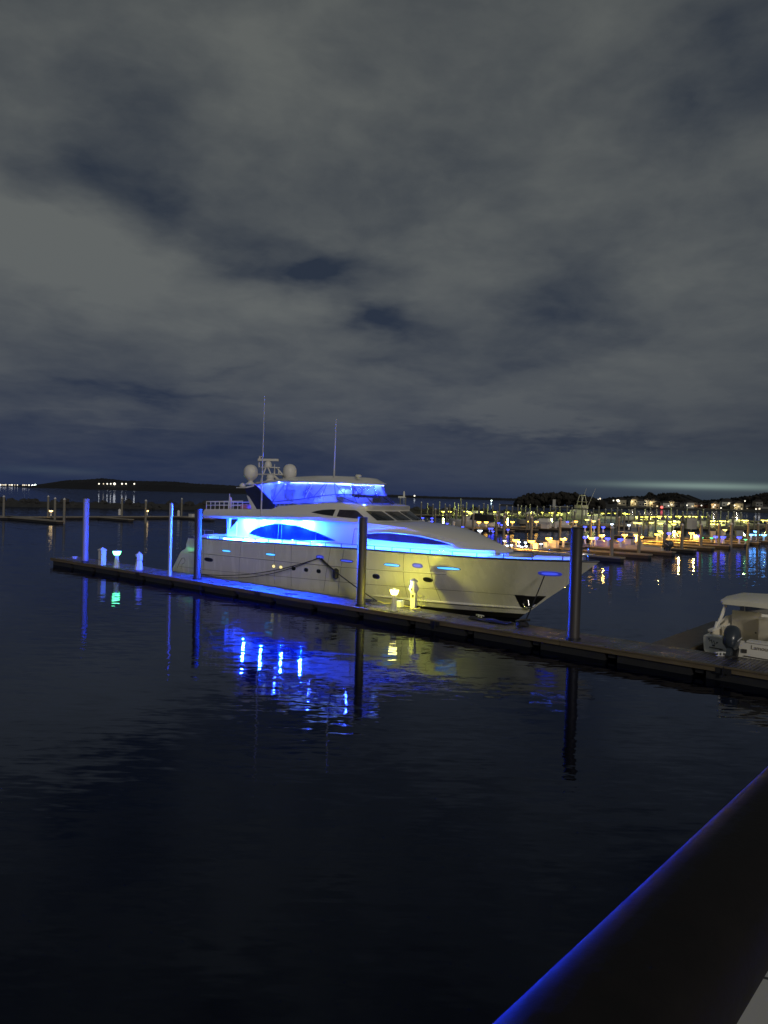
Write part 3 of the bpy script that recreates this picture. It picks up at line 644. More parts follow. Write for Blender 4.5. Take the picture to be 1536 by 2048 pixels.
b.grid([[(-24.1, -2.1, 6.52), (-24.1, -1.6, 6.66)], [(-24.1, 2.1, 6.52), (-24.1, 1.6, 6.66)]])
b.build('hardtop', GEL, Y, 30)
for s_ in (-1, 1):
    b = MB(); ap = [(-25.15, 6.28), (-24.12, 6.50), (-22.31, 5.42), (-22.06, 5.20), (-22.51, 4.97), (-24.11, 4.92), (-24.75, 5.75)]
    b.prism(ap, lambda p: (p[0], s_*2.14, p[1]), lambda p: (p[0], s_*2.02, p[1])); b.build('arch_side', NAVY, Y)
    b = MB(); b.prism([(-24.85, 5.78), (-24.65, 5.72), (-23.85, 4.92), (-24.35, 4.92)], lambda p: (p[0], s_*2.16, p[1]), lambda p: (p[0], s_*1.95, p[1])); b.build('arch_leg', GEL, Y)
b = MB(); b.grid([[(-25.9, -2.2, 6.30), (-24.8, -2.3, 6.33), (-24.0, -2.1, 6.50)], [(-25.9, -2.2, 6.24), (-24.8, -2.3, 6.25), (-24.0, -2.1, 6.42)], [(-25.7, 2.2, 6.24), (-24.8, 2.3, 6.25), (-24.0, 2.1, 6.42)], [(-25.7, 2.2, 6.30), (-24.8, 2.3, 6.33), (-24.0, 2.1, 6.50)]]); b.grid([[(-25.9, -2.2, 6.30), (-24.8, -2.3, 6.33), (-24.0, -2.1, 6.50)], [(-25.7, 2.2, 6.30), (-24.8, 2.3, 6.33), (-24.0, 2.1, 6.50)]])
b.build('arch_wing', GEL, Y)
MB().lathe([(.12, 0), (.2, .06), (.2, .14), (.1, .26), (.02, .3)], (-25.5, -2.0, 6.3), 14).build('searchlight', DOME, Y, 60)
EB = [(-22.15, 2.25, 5.28), (-19.8, 2.35, 5.36), (-17.9, 2.3, 5.5), (-16.6, 2.2, 5.56), (-15.5, 1.7, 5.50), (-14.95, .9, 5.47), (-14.85, 0, 5.47)]
EM = [(-22.3, 2.2, 5.42), (-19.8, 2.25, 5.65), (-17.9, 2.2, 5.9), (-16.9, 2.1, 6.02), (-16.05, 1.5, 6.02), (-15.72, .8, 6.0), (-15.65, 0, 6.0)]
ET = [(-24.0, 2.08, 6.53), (-20.0, 2.12, 6.72), (-18.1, 2.1, 6.70), (-17.1, 2.02, 6.69), (-16.25, 1.42, 6.68), (-15.88, .75, 6.66), (-15.8, 0, 6.66)]
def dens(T, n=4):
    o_ = []
    for p, q_ in zip(T, T[1:]):
        for k in range(n): o_.append(tuple(p[i]+(q_[i]-p[i])*k/n for i in range(3)))
    return o_+[T[-1]]
def sd(T, s_): return [(a, s_*h, z) for a, h, z in T]
for s_ in (-1, 1):
    b = MB(); b.grid([sd(dens(EM), s_), sd(dens(ET), s_)]); enc = b.build('vinyl_enclosure', VINYL, Y)
    b = MB(); b.grid([sd(EB[:4], s_), sd(EM[:4], s_)]); b.build('lower_vinyl_panel', VINYL, enc)
    b = MB(); b.grid([sd(EB[3:], s_), sd(EM[3:], s_)]); b.build('smoked_windscreen', SMOKE, Y)
    b = MB()
    for T, r in ((EB, .02), (EM, .032), (ET, .022)): b.tube(sd(dens(T), s_), r, 6)
    for p, q_ in [((-22.25, 2.22, 5.42), (-22.0, 2.1, 6.6)), ((-22.25, 2.22, 5.42), (-21.2, 2.12, 6.66)), ((-21.15, 2.22, 5.52), (-21.0, 2.1, 6.68)), ((-19.35, 2.24, 5.7), (-19.25, 2.1, 6.7)), (EM[2], (-17.6, 2.08, 6.7)),
                  ((-18.6, 2.22, 5.82), (-17.7, 2.1, 6.7)), (EM[3], ET[3]), ((-16.5, 1.8, 6.02), (-17.1, 2.02, 6.69)), (EM[4], ET[4]), ((-15.9, 1.1, 6.0), ET[4]), (EM[6], ET[6]),
                  (EM[3], EB[3]), (EM[3], EB[4]), (EM[4], EB[4]), (EM[5], EB[5]), ((-17.3, 2.15, 5.97), (-16.2, 2.05, 5.53)), ((-18.5, 2.22, 5.82), (-18.6, 2.3, 5.44)), ((-20.9, 2.22, 5.54), (-20.4, 2.3, 5.34))]:
        b.tube([(p[0], s_*p[1], p[2]), (q_[0], s_*q_[1], q_[2])], .02, 6)
    b.build('enclosure_frame', mat('navy_frame', (.01, .012, .05), .5), enc)
# things inside the flybridge: helm seats, console, steel struts
b = MB(); b.box((-17.4, 0, 5.62), (.8, 2.6, .5)); b.build('helm_console', LINER, Y)
for y in (-.9, .3, 1.1):
    b = MB(); b.box((-18.6, y, 5.75), (.5, .55, .12)); b.box((-18.85, y, 6.05), (.12, .55, .55)); b.build('helm_seat', GEL, Y)
b = MB(); b.box((-20.8, 1.2, 5.5), (1.8, .7, .4)); b.box((-20.8, 1.55, 5.85), (1.8, .14, .5)); b.build('settee', GEL, Y)
b = MB()
for (p, q_) in [((-20.1, -1.7, 5.4), (-19.2, -1.7, 6.65)), ((-19.1, 1.7, 5.4), (-19.2, 1.7, 6.65)), ((-17.9, -1.5, 5.6), (-17.6, -1.5, 6.65)), ((-16.6, -.9, 5.9), (-16.2, -.9, 6.4)), ((-16.2, -.9, 6.4), (-16.2, -.9, 5.8))]: b.tube([p, q_], .035, 8)
b.build('hardtop_strut', CHROME, Y, 60)
b = MB(); b.prism([(-22.0, 5.4), (-19.3, 6.45), (-18.4, 5.85), (-18.6, 5.5)], lambda p: (p[0], 1.0, p[1]), lambda p: (p[0], 1.06, p[1])); b.build('sun_curtain', GEL, Y)

# domes, mast, radar, whips
def dome(a, y, z, r, name='satellite_dome'):
    b = MB(); b.lathe([(r*.3, 0), (r*.3, .12), (r*.78, .30), (r, .46), (r, .46+r*.55), (r*.93, .46+r*.95), (r*.76, .46+r*1.25), (r*.48, .46+r*1.47), (r*.15, .46+r*1.56)], (a, y, z), 24)
    return b.build(name, DOME, Y, 50)
dome(-25.0, -1.75, 6.62, .46); dome(-21.9, -1.15, 6.72, .43)
b = MB(); b.lathe([(.36, 0), (.30, .05), (.12, .2)], (-25.0, -1.75, 6.5), 12); b.build('dome_base', DOME, Y)
b = MB()
for y in (-.5, .5):
    b.tube([(-25.5, y, 6.55), (-25.3, y, 7.1), (-25.1, y*.8, 7.65)], .05, 8); b.tube([(-24.0, y, 6.6), (-24.5, y, 7.3), (-24.9, y*.8, 7.7)], .05, 8); b.tube([(-23.4, y, 6.7), (-24.3, y, 7.22)], .08, 8)
b.box((-24.9, 0, 7.22), (1.9, 1.2, .07)); b.box((-25.1, 0, 7.70), (.9, .9, .07)); b.build('radar_mast', GEL, Y, 50)
MB().lathe([(.22, 0), (.26, .1), (.2, .32), (.1, .4)], (-25.1, -.2, 7.72), 14).build('radar_pedestal', DOME, Y, 50)
b = MB(); b.box((-25.1, -.2, 8.2), (1.45, .16, .15), .45); b.build('radar_scanner', DOME, Y)
b = MB(); b.tube([(-25.9, -.3, 7.7), (-25.95, -.3, 8.2), (-25.85, -.3, 8.45)], .05, 8); b.box((-25.8, -.3, 8.42), (.22, .06, .06)); b.ico((-25.8, -.3, 8.25), .07, 0); b.tube([(-24.1, -.5, 7.25), (-24.1, -.5, 7.9)], .02, 6); b.tube([(-23.9, -.3, 7.25), (-23.9, -.3, 7.5)], .05, 6); b.build('mast_light', GEL, Y, 50)
MB().lathe([(.25, 0), (.28, .1), (.2, .2), (.26, .3), (.2, .45), (.1, .5)], (-23.7, -1.2, 6.68), 12).build('horn_speaker', DOME, Y, 50)
MB().lathe([(.16, 0), (.05, .05), (.05, .1), (.18, .14), (.18, .22), (.1, .26)], (-16.05, -1.1, 6.95), 12).build('bow_searchlight', DOME, Y, 50)
for (a, y, z0, z1, tl) in [(-22.25, -3.12, 4.55, 11.95, .0), (-17.45, -1.7, 7.0, 10.45, .0)]:
    b = MB(); b.tube([(a, y, z0), (a+.02, y, (z0+z1)/2), (a+.05, y, z1)], .05, 8, .02); b.box((a, y, z0+.05), (.1, .1, .12)); b.build('whip_antenna', mat('antenna_white', (.5, .5, .5), .4), Y, 60)
# rails on the aft upper deck
b = MB(); x = -28.1
zt = lambda a: ip(a, [(-28.2, 5.28), (-24.3, 5.42)]); zd = lambda a: ip(a, [(-28.2, 4.80), (-24.3, 4.92)])
for s_ in (-1, 1):
    b.tube([(-28.2, s_*2.85, zt(-28.2)), (-24.4, s_*2.85, zt(-24.4))], .03, 6); b.tube([(-28.2, s_*2.85, (zt(-28.2)+zd(-28.2))/2), (-24.4, s_*2.85, (zt(-24.4)+zd(-24.4))/2)], .02, 6)
    for k in range(9): a = -28.2+3.8*k/8; b.tube([(a, s_*2.85, zd(a)-.05), (a, s_*2.85, zt(a))], .022, 6)
b.tube([(-28.2, -2.85, 5.28), (-28.3, 0, 5.28), (-28.2, 2.85, 5.28)], .03, 6); b.tube([(-28.2, -2.85, 5.04), (-28.3, 0, 5.04), (-28.2, 2.85, 5.04)], .02, 6)
b.build('aft_rail', mat('white_rail', (.75, .75, .75), .35), Y, 60)
b = MB(); b.tube([(-27.4, -1.6, 4.8), (-27.35, -1.6, 5.85)], .025, 6); fs = b.build('flagstaff', GEL, Y, 60)
b = MB(); b.grid([[(-27.4+.04*sin(5*u_)+u_*.35, -1.6+.06*cos(9*u_), 5.8-.85*v_-.35*u_) for u_ in [k/8 for k in range(9)]] for v_ in [k/6 for k in range(7)]]); b.build('furled_flag', mat('flag_cloth', (.6, .5, .52), .8, var=.4, vscale=6), fs, 60)
b = MB(); b.box((-26.0, -1.2, 5.0), (.7, .5, .22)); b.box((-26.0, -1.2, 5.14), (.72, .52, .06)); b.build('deck_chest', mat('red_and_white', (.5, .2, .2), .6, var=.6, vscale=9), Y)
# side rail, posts
rail = MB(); n_ = 60
for s_ in (-1, 1):
    rail.tube([hp(a, ip(a, SHEER), -.07, s_)[:2]+(ip(a, SHEER)+ip(a, [(-28, .24), (-6.5, .24), (-5.4, .28), (-1.9, .33)]),) for a in [-27.6+25.7*k/n_ for k in range(n_+1)]], .016, 6)
rail.build('side_rail', CHROME, Y, 60)
b = MB(); a = -27.4
while a < -2:
    p = hp(a, ip(a, SHEER), -.07); b.tube([(p[0], p[1], p[2]-.02), (p[0], p[1], p[2]+.25)], .026, 6); b.tube([(p[0], -p[1], p[2]-.02), (p[0], -p[1], p[2]+.25)], .016, 6); a += 1.22
b.build('rail_stanchions', mat('dark_blue_post', (.03, .04, .15), .4), Y, 60)
b = MB()
for s_ in (-1, 1): b.tube([(-5.9, s_*1.6, 3.0), (-5.6, s_*1.62, 3.42), (-4.0, s_*1.15, 3.50), (-2.4, s_*.5, 3.52), (-2.0, 0, 3.52)], .02, 6)
b.tube([(-2.1, -.1, 3.1), (-2.1, -.1, 3.85)], .03, 6); b.build('bow_rail', CHROME, Y, 60)
b = MB(); b.box((-5.6, 0, 3.0), (1.5, 1.8, .25)); b.build('bow_sunpad', mat('tan_cushion', (.45, .33, .2), .7), Y)
b = MB(); b.lathe([(.14, 0), (.1, .1), (.14, .25), (.08, .3)], (-3.1, -.25, 2.9), 12); b.box((-2.7, .1, 2.95), (.4, .15, .15)); b.build('windlass', CHROME, Y, 50)
b = MB(); x = -6.75
b.box((-6.3, 0, 3.1), (.5, 1.5, .4)); b.build('foredeck_locker', GEL, Y)
# cockpit furniture
b = MB(); b.box((-28.6, -2.75, 2.83), (1.5, .45, .22)); b.box((-29.1, 0, 2.75), (.5, 4.4, .5)); b.build('cockpit_settee', GEL, Y)
b = MB()
b.tube([(-29.3, -2.9, 3.1), (-29.35, -2.9, 3.35), (-27.2, -2.98, 3.38), (-27.15, -2.98, 3.0)], .02, 6); b.tube([(-28.2, -2.95, 2.9), (-28.2, -2.95, 3.37)], .018, 6); b.build('cockpit_rail', CHROME, Y, 60)
MB().lathe([(.16, 0), (.1, .1), (.13, .28), (.2, .32), (.12, .42), (.02, .45)], (-29.5, -2.75, 2.78), 12).build('stern_capstan', CHROME, Y, 50)
MB().lathe([(.09, 0), (.09, .02)], (-27.3, -1.2, 3.0), 10).build('cockpit_table', TEAK, Y)
b = MB(); b.box((-27.3, 0, 2.98), (1.2, 1.8, .05)); b.box((-27.3, 0, 2.6), (.2, .2, .75)); b.build('cockpit_table', TEAK, Y)

# yacht's own lamps
DL = lamp_mat('blue_downlight', (.35, .75, 1.0), 30)
for a, e in ((-24.0, 85), (-22.3, 70), (-20.4, 75), (-18.7, 80)):
    zc_ = ip(a, [(-28.3, 4.17), (-23, 4.30), (-18.2, 4.41)])-.012
    for s_ in (-1, 1):
        d_ = MB().lathe([(.06, -.015), (.07, 0)], (a, s_*2.82, zc_), 12).build('downlight', DL, Y)
    light('deck_light', 'POINT', (a, -2.86, zc_-.10), e*105, BLUE, Y, .05); light('deck_light', 'POINT', (a, 2.86, zc_-.10), e*1.5, BLUE, Y, .05)
for a, y in ((-27.4, -1.6), (-27.4, 1.6), (-26.3, 0)):
    MB().lathe([(.06, -.015), (.07, 0)], (a, y, 4.175), 12).build('downlight', DL, Y); light('deck_light', 'POINT', (a, y, 4.05), 1300, BLUE, Y, .05)
STR = lamp_mat('blue_led_strip', (.007, .058, 1.0), 1500)
def led(a0, a1, y0f, z, name='led_strip', m=STR, w=.03):
    b = MB(); n = max(2, int((a1-a0)/.5)); b.tube([(a0+(a1-a0)*k/n, y0f(a0+(a1-a0)*k/n), z(a0+(a1-a0)*k/n)) for k in range(n+1)], w, 5); return b.build(name, m, Y)
for a0, a1, sc in ((-26.0, -17.4, 1), (-13.9, -9.2, 1), (-9.0, -6.8, 1)):
    led(a0, a1, lambda a: -min(ip(a, HH)+.42, hb(a, 2.95)-.16), lambda a: 2.93)
for s_ in (-1, 1):
    b = MB(); X_ = [-6.3+3.95*k/24 for k in range(25)]
    b.grid([[(a, s_*(hb(a, 3.1)-.24), 2.9), (a, s_*(hb(a, 3.1)-.26), 3.13+(.24 if a > -4.2 else .12)), (a, s_*(hb(a, 3.1)-.34), 3.13+(.24 if a > -4.2 else .12)), (a, s_*(hb(a, 3.1)-.34), 2.9)] for a in X_]); b.build('bow_coaming', GEL, Y)
led(-6.2, -2.5, lambda a: -(hb(a, 3.1)-.13), lambda a: 3.10, m=lamp_mat('bow_led', (.014, .10, 1.0), 60), w=.02)
RL = lamp_mat('hardtop_led', (.28, .45, 1.0), 9)
for s_ in (-1, 1): b = MB(); b.tube([(a, s_*(h-.14), z-.06) for a, h, z in [(-20.8, 2.2, 6.72), (-19, 2.2, 6.7), (-17.4, 2.15, 6.7), (-16.7, 1.9, 6.7), (-16.2, 1.5, 6.68)]], .03, 6); b.build('hardtop_led_strip', RL, Y)
for a, y in ((-22.8, -1.2), (-21.6, .6), (-20.2, -.6), (-18.6, .6), (-17.2, -.4), (-16.4, 0)): light('hardtop_light', 'POINT', (a, y, 6.5), 560, (.02, .05, 1.0), Y, .06)
for a, y in ((-23.0, -1.9), (-21.7, -1.7)): MB().lathe([(.07, -.02), (.08, 0)], (a, y, 6.56), 12).build('hardtop_downlight', lamp_mat('white_downlight', (.5, .8, 1.0), 12), Y)
light('rail_light', 'POINT', (-26.2, 0, 5.6), 10, (.55, .65, 1.0), Y, .1)
# fender
for i, (a, z) in enumerate([(-15.3, 1.62)]):
    tag(MB().lathe([(.05, -.3), (.16, -.22), (.17, .2), (.05, .3)], n=12).build('fender', BLACK, None, 50, tuple(yw(a, -3.55, z)), 0), 'small black fender hanging from the taut line on the hull', 'fender')

# ================================================================== SMALL MOTORBOAT at right (stern to the dock)
B = thing('small_motorboat', 'small white hardtop motorboat stern to the dock at right edge', 'motorboat', dk(5.55, 2.35), RZ)
def bh(n, z): w = 1.28*(1-(max(0, n-2.2)/5.2)**2.2) if n < 7.4 else 0; return max(w, 0)*(1+.06*z)*(0.86+.14*min(1, max(0, z)/.5))
ns = [0.0, .5, 1.2, 2, 3, 4, 5, 6, 6.7, 7.2, 7.39]
def bsheer(n): return ip(n, [(0, .98), (1.3, 1.0), (2.2, 1.3), (3, 1.42), (7.4, 1.5)])
b = MB()
for s_ in (-1, 1): b.grid([[(s_*bh(n, z_), n+(.12 if n < .1 and z_ > .5 else 0)*(z_-.5), z_) for z_ in (-.25, .0, .22, .45, bsheer(n)*.75, bsheer(n))] for n in ns])
zz_ = (-.25, .0, .22, .45, .735, .98)
b.grid([[(-bh(0, z_), .12*max(0, z_-.5), z_) for z_ in zz_], [(bh(0, z_), .12*max(0, z_-.5), z_) for z_ in zz_]])
b.build('hull', BOATW, B, 40)
b = MB(); b.grid([[(-1.1, .45, .55), (1.1, .45, .55)], [(-1.1, 2.7, .55), (1.1, 2.7, .55)]]); b.grid([[(-1.15, .45, .55), (-1.15, 2.7, .55)], [(-1.2, .45, 1.0), (-1.2, 2.7, 1.35)]]); b.grid([[(1.15, .45, .55), (1.15, 2.7, .55)], [(1.2, .45, 1.0), (1.2, 2.7, 1.35)]])
b.build('cockpit_sole', LINER, B)
b = MB(); b.box((-.9, .25, .98), (.8, .5, .06)); b.box((.75, .25, .98), (1.1, .5, .06)); b.box((-1.22, 1.6, 1.14), (.16, 2.4, .08)); b.box((1.22, 1.6, 1.14), (.16, 2.4, .08)); b.build('coaming', BOATW, B)
b = MB(); b.box((-.62, 3.2, 1.1), (1.1, .12, 1.15)); b.box((.25, 2.9, 1.0), (.5, .7, 1.05)); b.box((.85, 3.3, 1.1), (.8, .12, 1.15)); b.box((.25, 2.56, 1.56), (.56, .1, .08))
b.build('cabin_bulkhead', LINER, B)
b = MB(); b.box((-.1, .0+2.54, .95), (.05, .02, .05)); b.box((.62, 2.62, 1.25), (.32, .03, .16)); b.box((1.0, 2.62, 1.2), (.22, .03, .14)); b.box((.82, 2.62, .85), (.62, .03, .42)); b.build('locker_opening', mat('dark_green_recess', (.02, .03, .015), .8), B)
b = MB(); b.box((-.75, 1.5, .92), (.62, .12, .55)); b.box((-.75, 1.2, .72), (.6, .5, .12)); b.build('seat', BOATB, B)
b = MB()
b.grid([[(-1.0, 3.5, 1.5), (-.55, 4.3, 1.5), (.55, 4.3, 1.5), (1.0, 3.5, 1.5)], [(-.9, 3.35, 1.92), (-.45, 3.95, 1.95), (.45, 3.95, 1.95), (.9, 3.35, 1.92)]]); b.build('windscreen', mat('milky_windscreen', (.2, .2, .24), .2, alpha=.8), B)
b = MB()
rows = []
for i, (n, h, z) in enumerate([(1.5, 1.10, 2.16), (1.6, 1.22, 2.22), (2.6, 1.25, 2.30), (3.8, 1.15, 2.30), (4.3, .9, 2.24)]): rows.append([(-h, n, z-.08), (-h, n, z), (-h*.8, n+.05, z+.08), (0, n+.05, z+.12), (h*.8, n+.05, z+.08), (h, n, z), (h, n, z-.08), (0, n, z-.06)])
b.grid(rows, close=True, caps=True); b.build('hardtop', mat('hardtop_cream', (.72, .68, .56), .5, var=.1), B, 40)
for s_ in (-1, 1):
    b = MB(); b.tube([(s_*1.25, .9, 1.02), (s_*1.2, 1.6, 1.5), (s_*1.1, 1.9, 2.12)], .045, 8); b.build('hardtop_leg', BOATW, B, 60); b = MB(); b.tube([(s_*1.25, 1.3, 1.05), (s_*1.2, 2.0, 1.6), (s_*1.1, 2.2, 2.14)], .035, 8); b.build('hardtop_leg', BOATW, B, 60); b = MB(); b.tube([(s_*.8, 3.6, 1.5), (s_*.8, 3.5, 2.2)], .025, 8)
    b.build('hardtop_leg', BOATW, B, 60)
    b = MB(); b.tube([(s_*1.05, 1.9, 2.1), (s_*.6, 2.0, 2.02), (s_*.3, 2.0, 2.12)], .025, 8); b.build('grab_rail', BOATW, B, 60)
for k in range(2): b = MB(); b.tube([(-1.22, .9+.5*k, 1.1), (-1.20, 1.1+.5*k, 1.42)], .03, 8); b.build('rod_holder', PEDW, B, 60)
b = MB()
for (x0, x1, z_) in [(-1.1, -.62, .58), (.15, 1.15, .44)]: b.tube([(x0, -.03, z_), (x1, -.03, z_-.02)], .02, 6)
b.box((-.95, -.02, .66), (.1, .03, .05)); b.box((-.7, -.02, .55), (.07, .03, .05)); b.box((.15, -.02, .62), (.16, .03, .14)); b.build('transom_fittings', SEAM, B)
b = MB(); b.box((.72, -.06, .2), (1.05, .35, .1)); b.box((-.85, -.06, .24), (.8, .22, .08)); b.build('swim_ledge', BOATW, B)
# squiggle emblem on the left of the transom
b = MB(); b.tube([(-1.12, .035, .80), (-1.05, .03, .86), (-1.02, .03, .72), (-.96, .03, .84), (-.92, .03, .70), (-.86, .03, .74)], .016, 5); b.ico((-1.14, .03, .88), .03, 0); b.ico((-.84, .03, .78), .032, 0); b.build('emblem', BLACK, B)
tx = bpy.data.curves.new('boat_name', 'FONT'); tx.body = 'Lamour'; tx.size = .21; tx.extrude = .004; tx.align_x = 'CENTER'
to = bpy.data.objects.new('boat_name', tx); COL.objects.link(to)
dg = bpy.context.evaluated_depsgraph_get(); me = bpy.data.meshes.new_from_object(to.evaluated_get(dg)); bpy.data.objects.remove(to)
me.materials.clear(); me.materials.append(mat('name_lettering', (.22, .18, .12), .5)); to = bpy.data.objects.new('boat_name', me); COL.objects.link(to); to.parent = B
to.location = (.68, .015, .72); to.rotation_euler = (radians(83), 0, 0)
# outboard, tilted up over the dock edge
def outboard(par, x, y, z, s=1.0, tilt=.55):
    o = bpy.data.objects.new('outboard_motor', None); COL.objects.link(o); o.parent = par; o.location = (x, y, z); o.rotation_euler = (-tilt, 0, 0)
    CW = mat('charcoal_cowling', (.035, .045, .06), .3, coat=.2)
    b = MB(); rows = []
    for (zz1, w, d0, d1) in [(-.10, .13, -.30, .16), (.02, .24, -.42, .26), (.25, .27, -.46, .30), (.48, .26, -.42, .28), (.62, .22, -.34, .22), (.69, .13, -.22, .12)]:
        rows.append([(w*cos(t)*(1 if abs(cos(t)) < .9 else .97), (d0+d1)/2+(d1-d0)/2*math.copysign(abs(sin(t))**.7, sin(t)), zz1) for t in [2*pi*k/18 for k in range(18)]])
    b.grid(rows, close=True, caps=True); b.v = [(p[0]*s, p[1]*s, p[2]*s) for p in b.v]; c_ = b.build('cowling', CW, o, 40)
    b = MB(); b.box((0, -.05*s, -.38*s), (.14*s, .26*s, .62*s)); b.box((0, -.1*s, -.68*s), (.26*s, .5*s, .03*s)); b.box((0, -.05*s, -.82*s), (.08*s, .24*s, .26*s)); b.build('midsection', CW, o)
    b = MB(); b.box((0, .3*s, -.1*s), (.34*s, .22*s, .4*s)); b.build('clamp_bracket', BLACK, o)
    b = MB(); b.tube([(s*.255, -.3*s, .12*s), (s*.28, -.1*s, .3*s), (s*.25, .15*s, .42*s)], .016*s, 6); b.tube([(-s*.255, -.3*s, .12*s), (-s*.28, -.1*s, .3*s), (-s*.25, .15*s, .42*s)], .016*s, 6); b.build('trim_stripe', PEDW, c_, 60)
    b = MB()
    for k in range(3): b.box((cos(k*2.1)*.08*s, -.22*s, -.82*s+sin(k*2.1)*.08*s), (.1*s, .02*s, .07*s))
    b.build('propeller', BLACK, o)
    return o
outboard(B, -.22, -.42, .78, 1.1, .5)

# ================================================================== QUAY RAIL AND DECK in the foreground
R0 = Vector((.106, .694, 0)); rd = Vector((.661, .75, 0)).normalized(); rn = Vector((rd.y, -rd.x, 0))
def rl(u, v, z): p = R0+rd*u+rn*v; return (p.x, p.y, z)
RAILM = mat('dark_rail_timber', (.014, .012, .012), .62, var=.5, vscale=14, bump=.1, spec=.12)
o = thing('quay_railing', 'wide dark timber handrail in the near right foreground', 'railing', rl(0, .1, 4.4))
sec = [(.004, 5.39), (-.008, 5.42), (-.012, 5.45), (-.009, 5.472), (-.001, 5.488), (.012, 5.498), (.021, 5.5025), (.034, 5.505), (.09, 5.506), (.118, 5.499), (.136, 5.487), (.146, 5.468), (.149, 5.445), (.146, 5.42), (.14, 5.40)]
b = MB(); b.grid([[tuple(Vector(rl(u, v, z))-o.location) for v, z in sec] for u in [-3.2, -1, -.3, 0, .3, .6, .9, 1.2, 1.6, 2.2, 3.4, 6.0]], close=True, caps=True); b.build('cap_board', RAILM, o, 40)
b = MB()
for u in (-2.4, -.9, 3.6, 5.4): b.box(tuple(Vector(rl(u, .1, 4.9))-o.location), (.12, .12, 1.0), atan2(rd.y, rd.x))
b.build('rail_post', RAILM, o)
b = MB()
for z in (4.62, 4.85, 5.08): b.tube([tuple(Vector(rl(u, .1, z))-o.location) for u in (-3.2, 6.0)], .004, 6)
b.build('rail_wire', BLACK, o)
b = MB(); b.grid([[rl(u, v, z) for v, z in ((-.45, -2), (-.45, 4.4), (6, 4.4))] for u in (-8, 0, 8)]); b.grid([[rl(8, v, z) for v in (-.45, 6)] for z in (-2, 4.4)])
def tile_mat():
    m = bpy.data.materials.new('pier_tiles'); m.use_nodes = True; t = m.node_tree; p = t.nodes['Principled BSDF']
    g = t.nodes.new('ShaderNodeNewGeometry'); mp = t.nodes.new('ShaderNodeMapping'); mp.inputs['Rotation'].default_value = (0, 0, -atan2(rd.y, rd.x)-.35); t.links.new(g.outputs['Position'], mp.inputs[0])
    br = t.nodes.new('ShaderNodeTexBrick'); t.links.new(mp.outputs[0], br.inputs[0]); br.inputs['Scale'].default_value = 1.0; br.inputs['Brick Width'].default_value = .4; br.inputs['Row Height'].default_value = .4; br.offset = 0
    br.inputs['Mortar Size'].default_value = .008; br.inputs['Color1'].default_value = (.62, .60, .54, 1); br.inputs['Color2'].default_value = (.55, .53, .48, 1); br.inputs['Mortar'].default_value = (.05, .05, .05, 1)
    t.links.new(br.outputs[0], p.inputs['Base Color']); p.inputs['Roughness'].default_value = .7; return m
struct(b.build('quay_pavement', tile_mat()))
light('quay_blue_lamp', 'SPOT', (-.90, .30, 5.06), 15000, (.014, .03, 1.0), None, .10, (.25, .80, 5.50), 62)

# ================================================================== BREAKWATER, ISLAND, FAR SHORES
ROCK = mat('breakwater_rock', (.034, .034, .036), .85, var=.9, vscale=1.2)
line = [(-330, 120), (-190, 175), (-98, 212), (-55, 233), (-28, 248), (12.5, 277), (60, 305), (110, 340)]
b = MB(); rr = random.Random(3); k = 0
for (x0, y0), (x1, y1) in zip(line, line[1:]):
    Ls = math.hypot(x1-x0, y1-y0); n = int(Ls/1.3)
    for i in range(n):
        t = (i+rr.random())/n; off = rr.uniform(-4, 4); z = 1.75-abs(off)*.52+rr.uniform(-.25, .25); k += 1
        b.ico((x0+(x1-x0)*t, y0+(y1-y0)*t+off, z), rr.uniform(.7, 1.45), .28, k, 1, (1.1, 1, .75))
for (x0, y0), (x1, y1) in zip(line, line[1:]):
    b.add([(x0, y0-5.5, -.5), (x1, y1-5.5, -.5), (x1, y1, 1.6), (x0, y0, 1.6), (x1, y1+5.5, -.5), (x0, y0+5.5, -.5)], [(0, 1, 2, 3), (3, 2, 4, 5)])
struct(b.build('breakwater_rocks', ROCK), 'stuff')
HILLM = mat('wooded_hill', (.004, .005, .010), .95, var=.5, vscale=.02)
def ridge(name, sil, D, depth, base_px=None, m=HILLM, seed=1, rough=1.0, step=1.6):
    rnd = random.Random(seed); rows = [[], [], [], []]; x = sil[0][0]
    while x <= sil[-1][0]+.01:
        y = ip(x, sil); p = at(x, y, D); h = max(p.z+rnd.uniform(-rough, rough), .3)
        rows[0].append((p.x, D-depth*.35, -.5)); rows[1].append((p.x, D-depth*.2, h*.6)); rows[2].append((p.x, D, h)); rows[3].append((p.x*(1+depth/D), D+depth, -.5)); x += step
    return struct(MB().grid(rows).build(name, m))
ridge('island_hill', [(76, 975), (100, 967), (125, 961), (165, 959.5), (205, 956.5), (250, 961), (300, 962), (345, 963), (395, 967.5), (430, 969), (500, 973), (600, 979), (760, 989)], 2500, 500, rough=1.3)
ridge('far_shore_left', [(-120, 964), (-40, 967), (60, 971), (90, 972)], 3600, 300, rough=1.5)
ridge('far_shore', [(700, 988), (790, 989.5), (860, 992.5), (930, 994), (1040, 997)], 4200, 300, rough=1.5)
ridge('town_hill', [(1190, 1002), (1215, 996), (1240, 993), (1262, 993), (1300, 992), (1325, 987), (1352, 986), (1375, 990), (1390, 998), (1400, 1000), (1440, 999), (1475, 995), (1500, 991), (1530, 986), (1600, 978)], 1000, 250, rough=1.3, m=mat('dark_hill', (.008, .008, .008), .95))
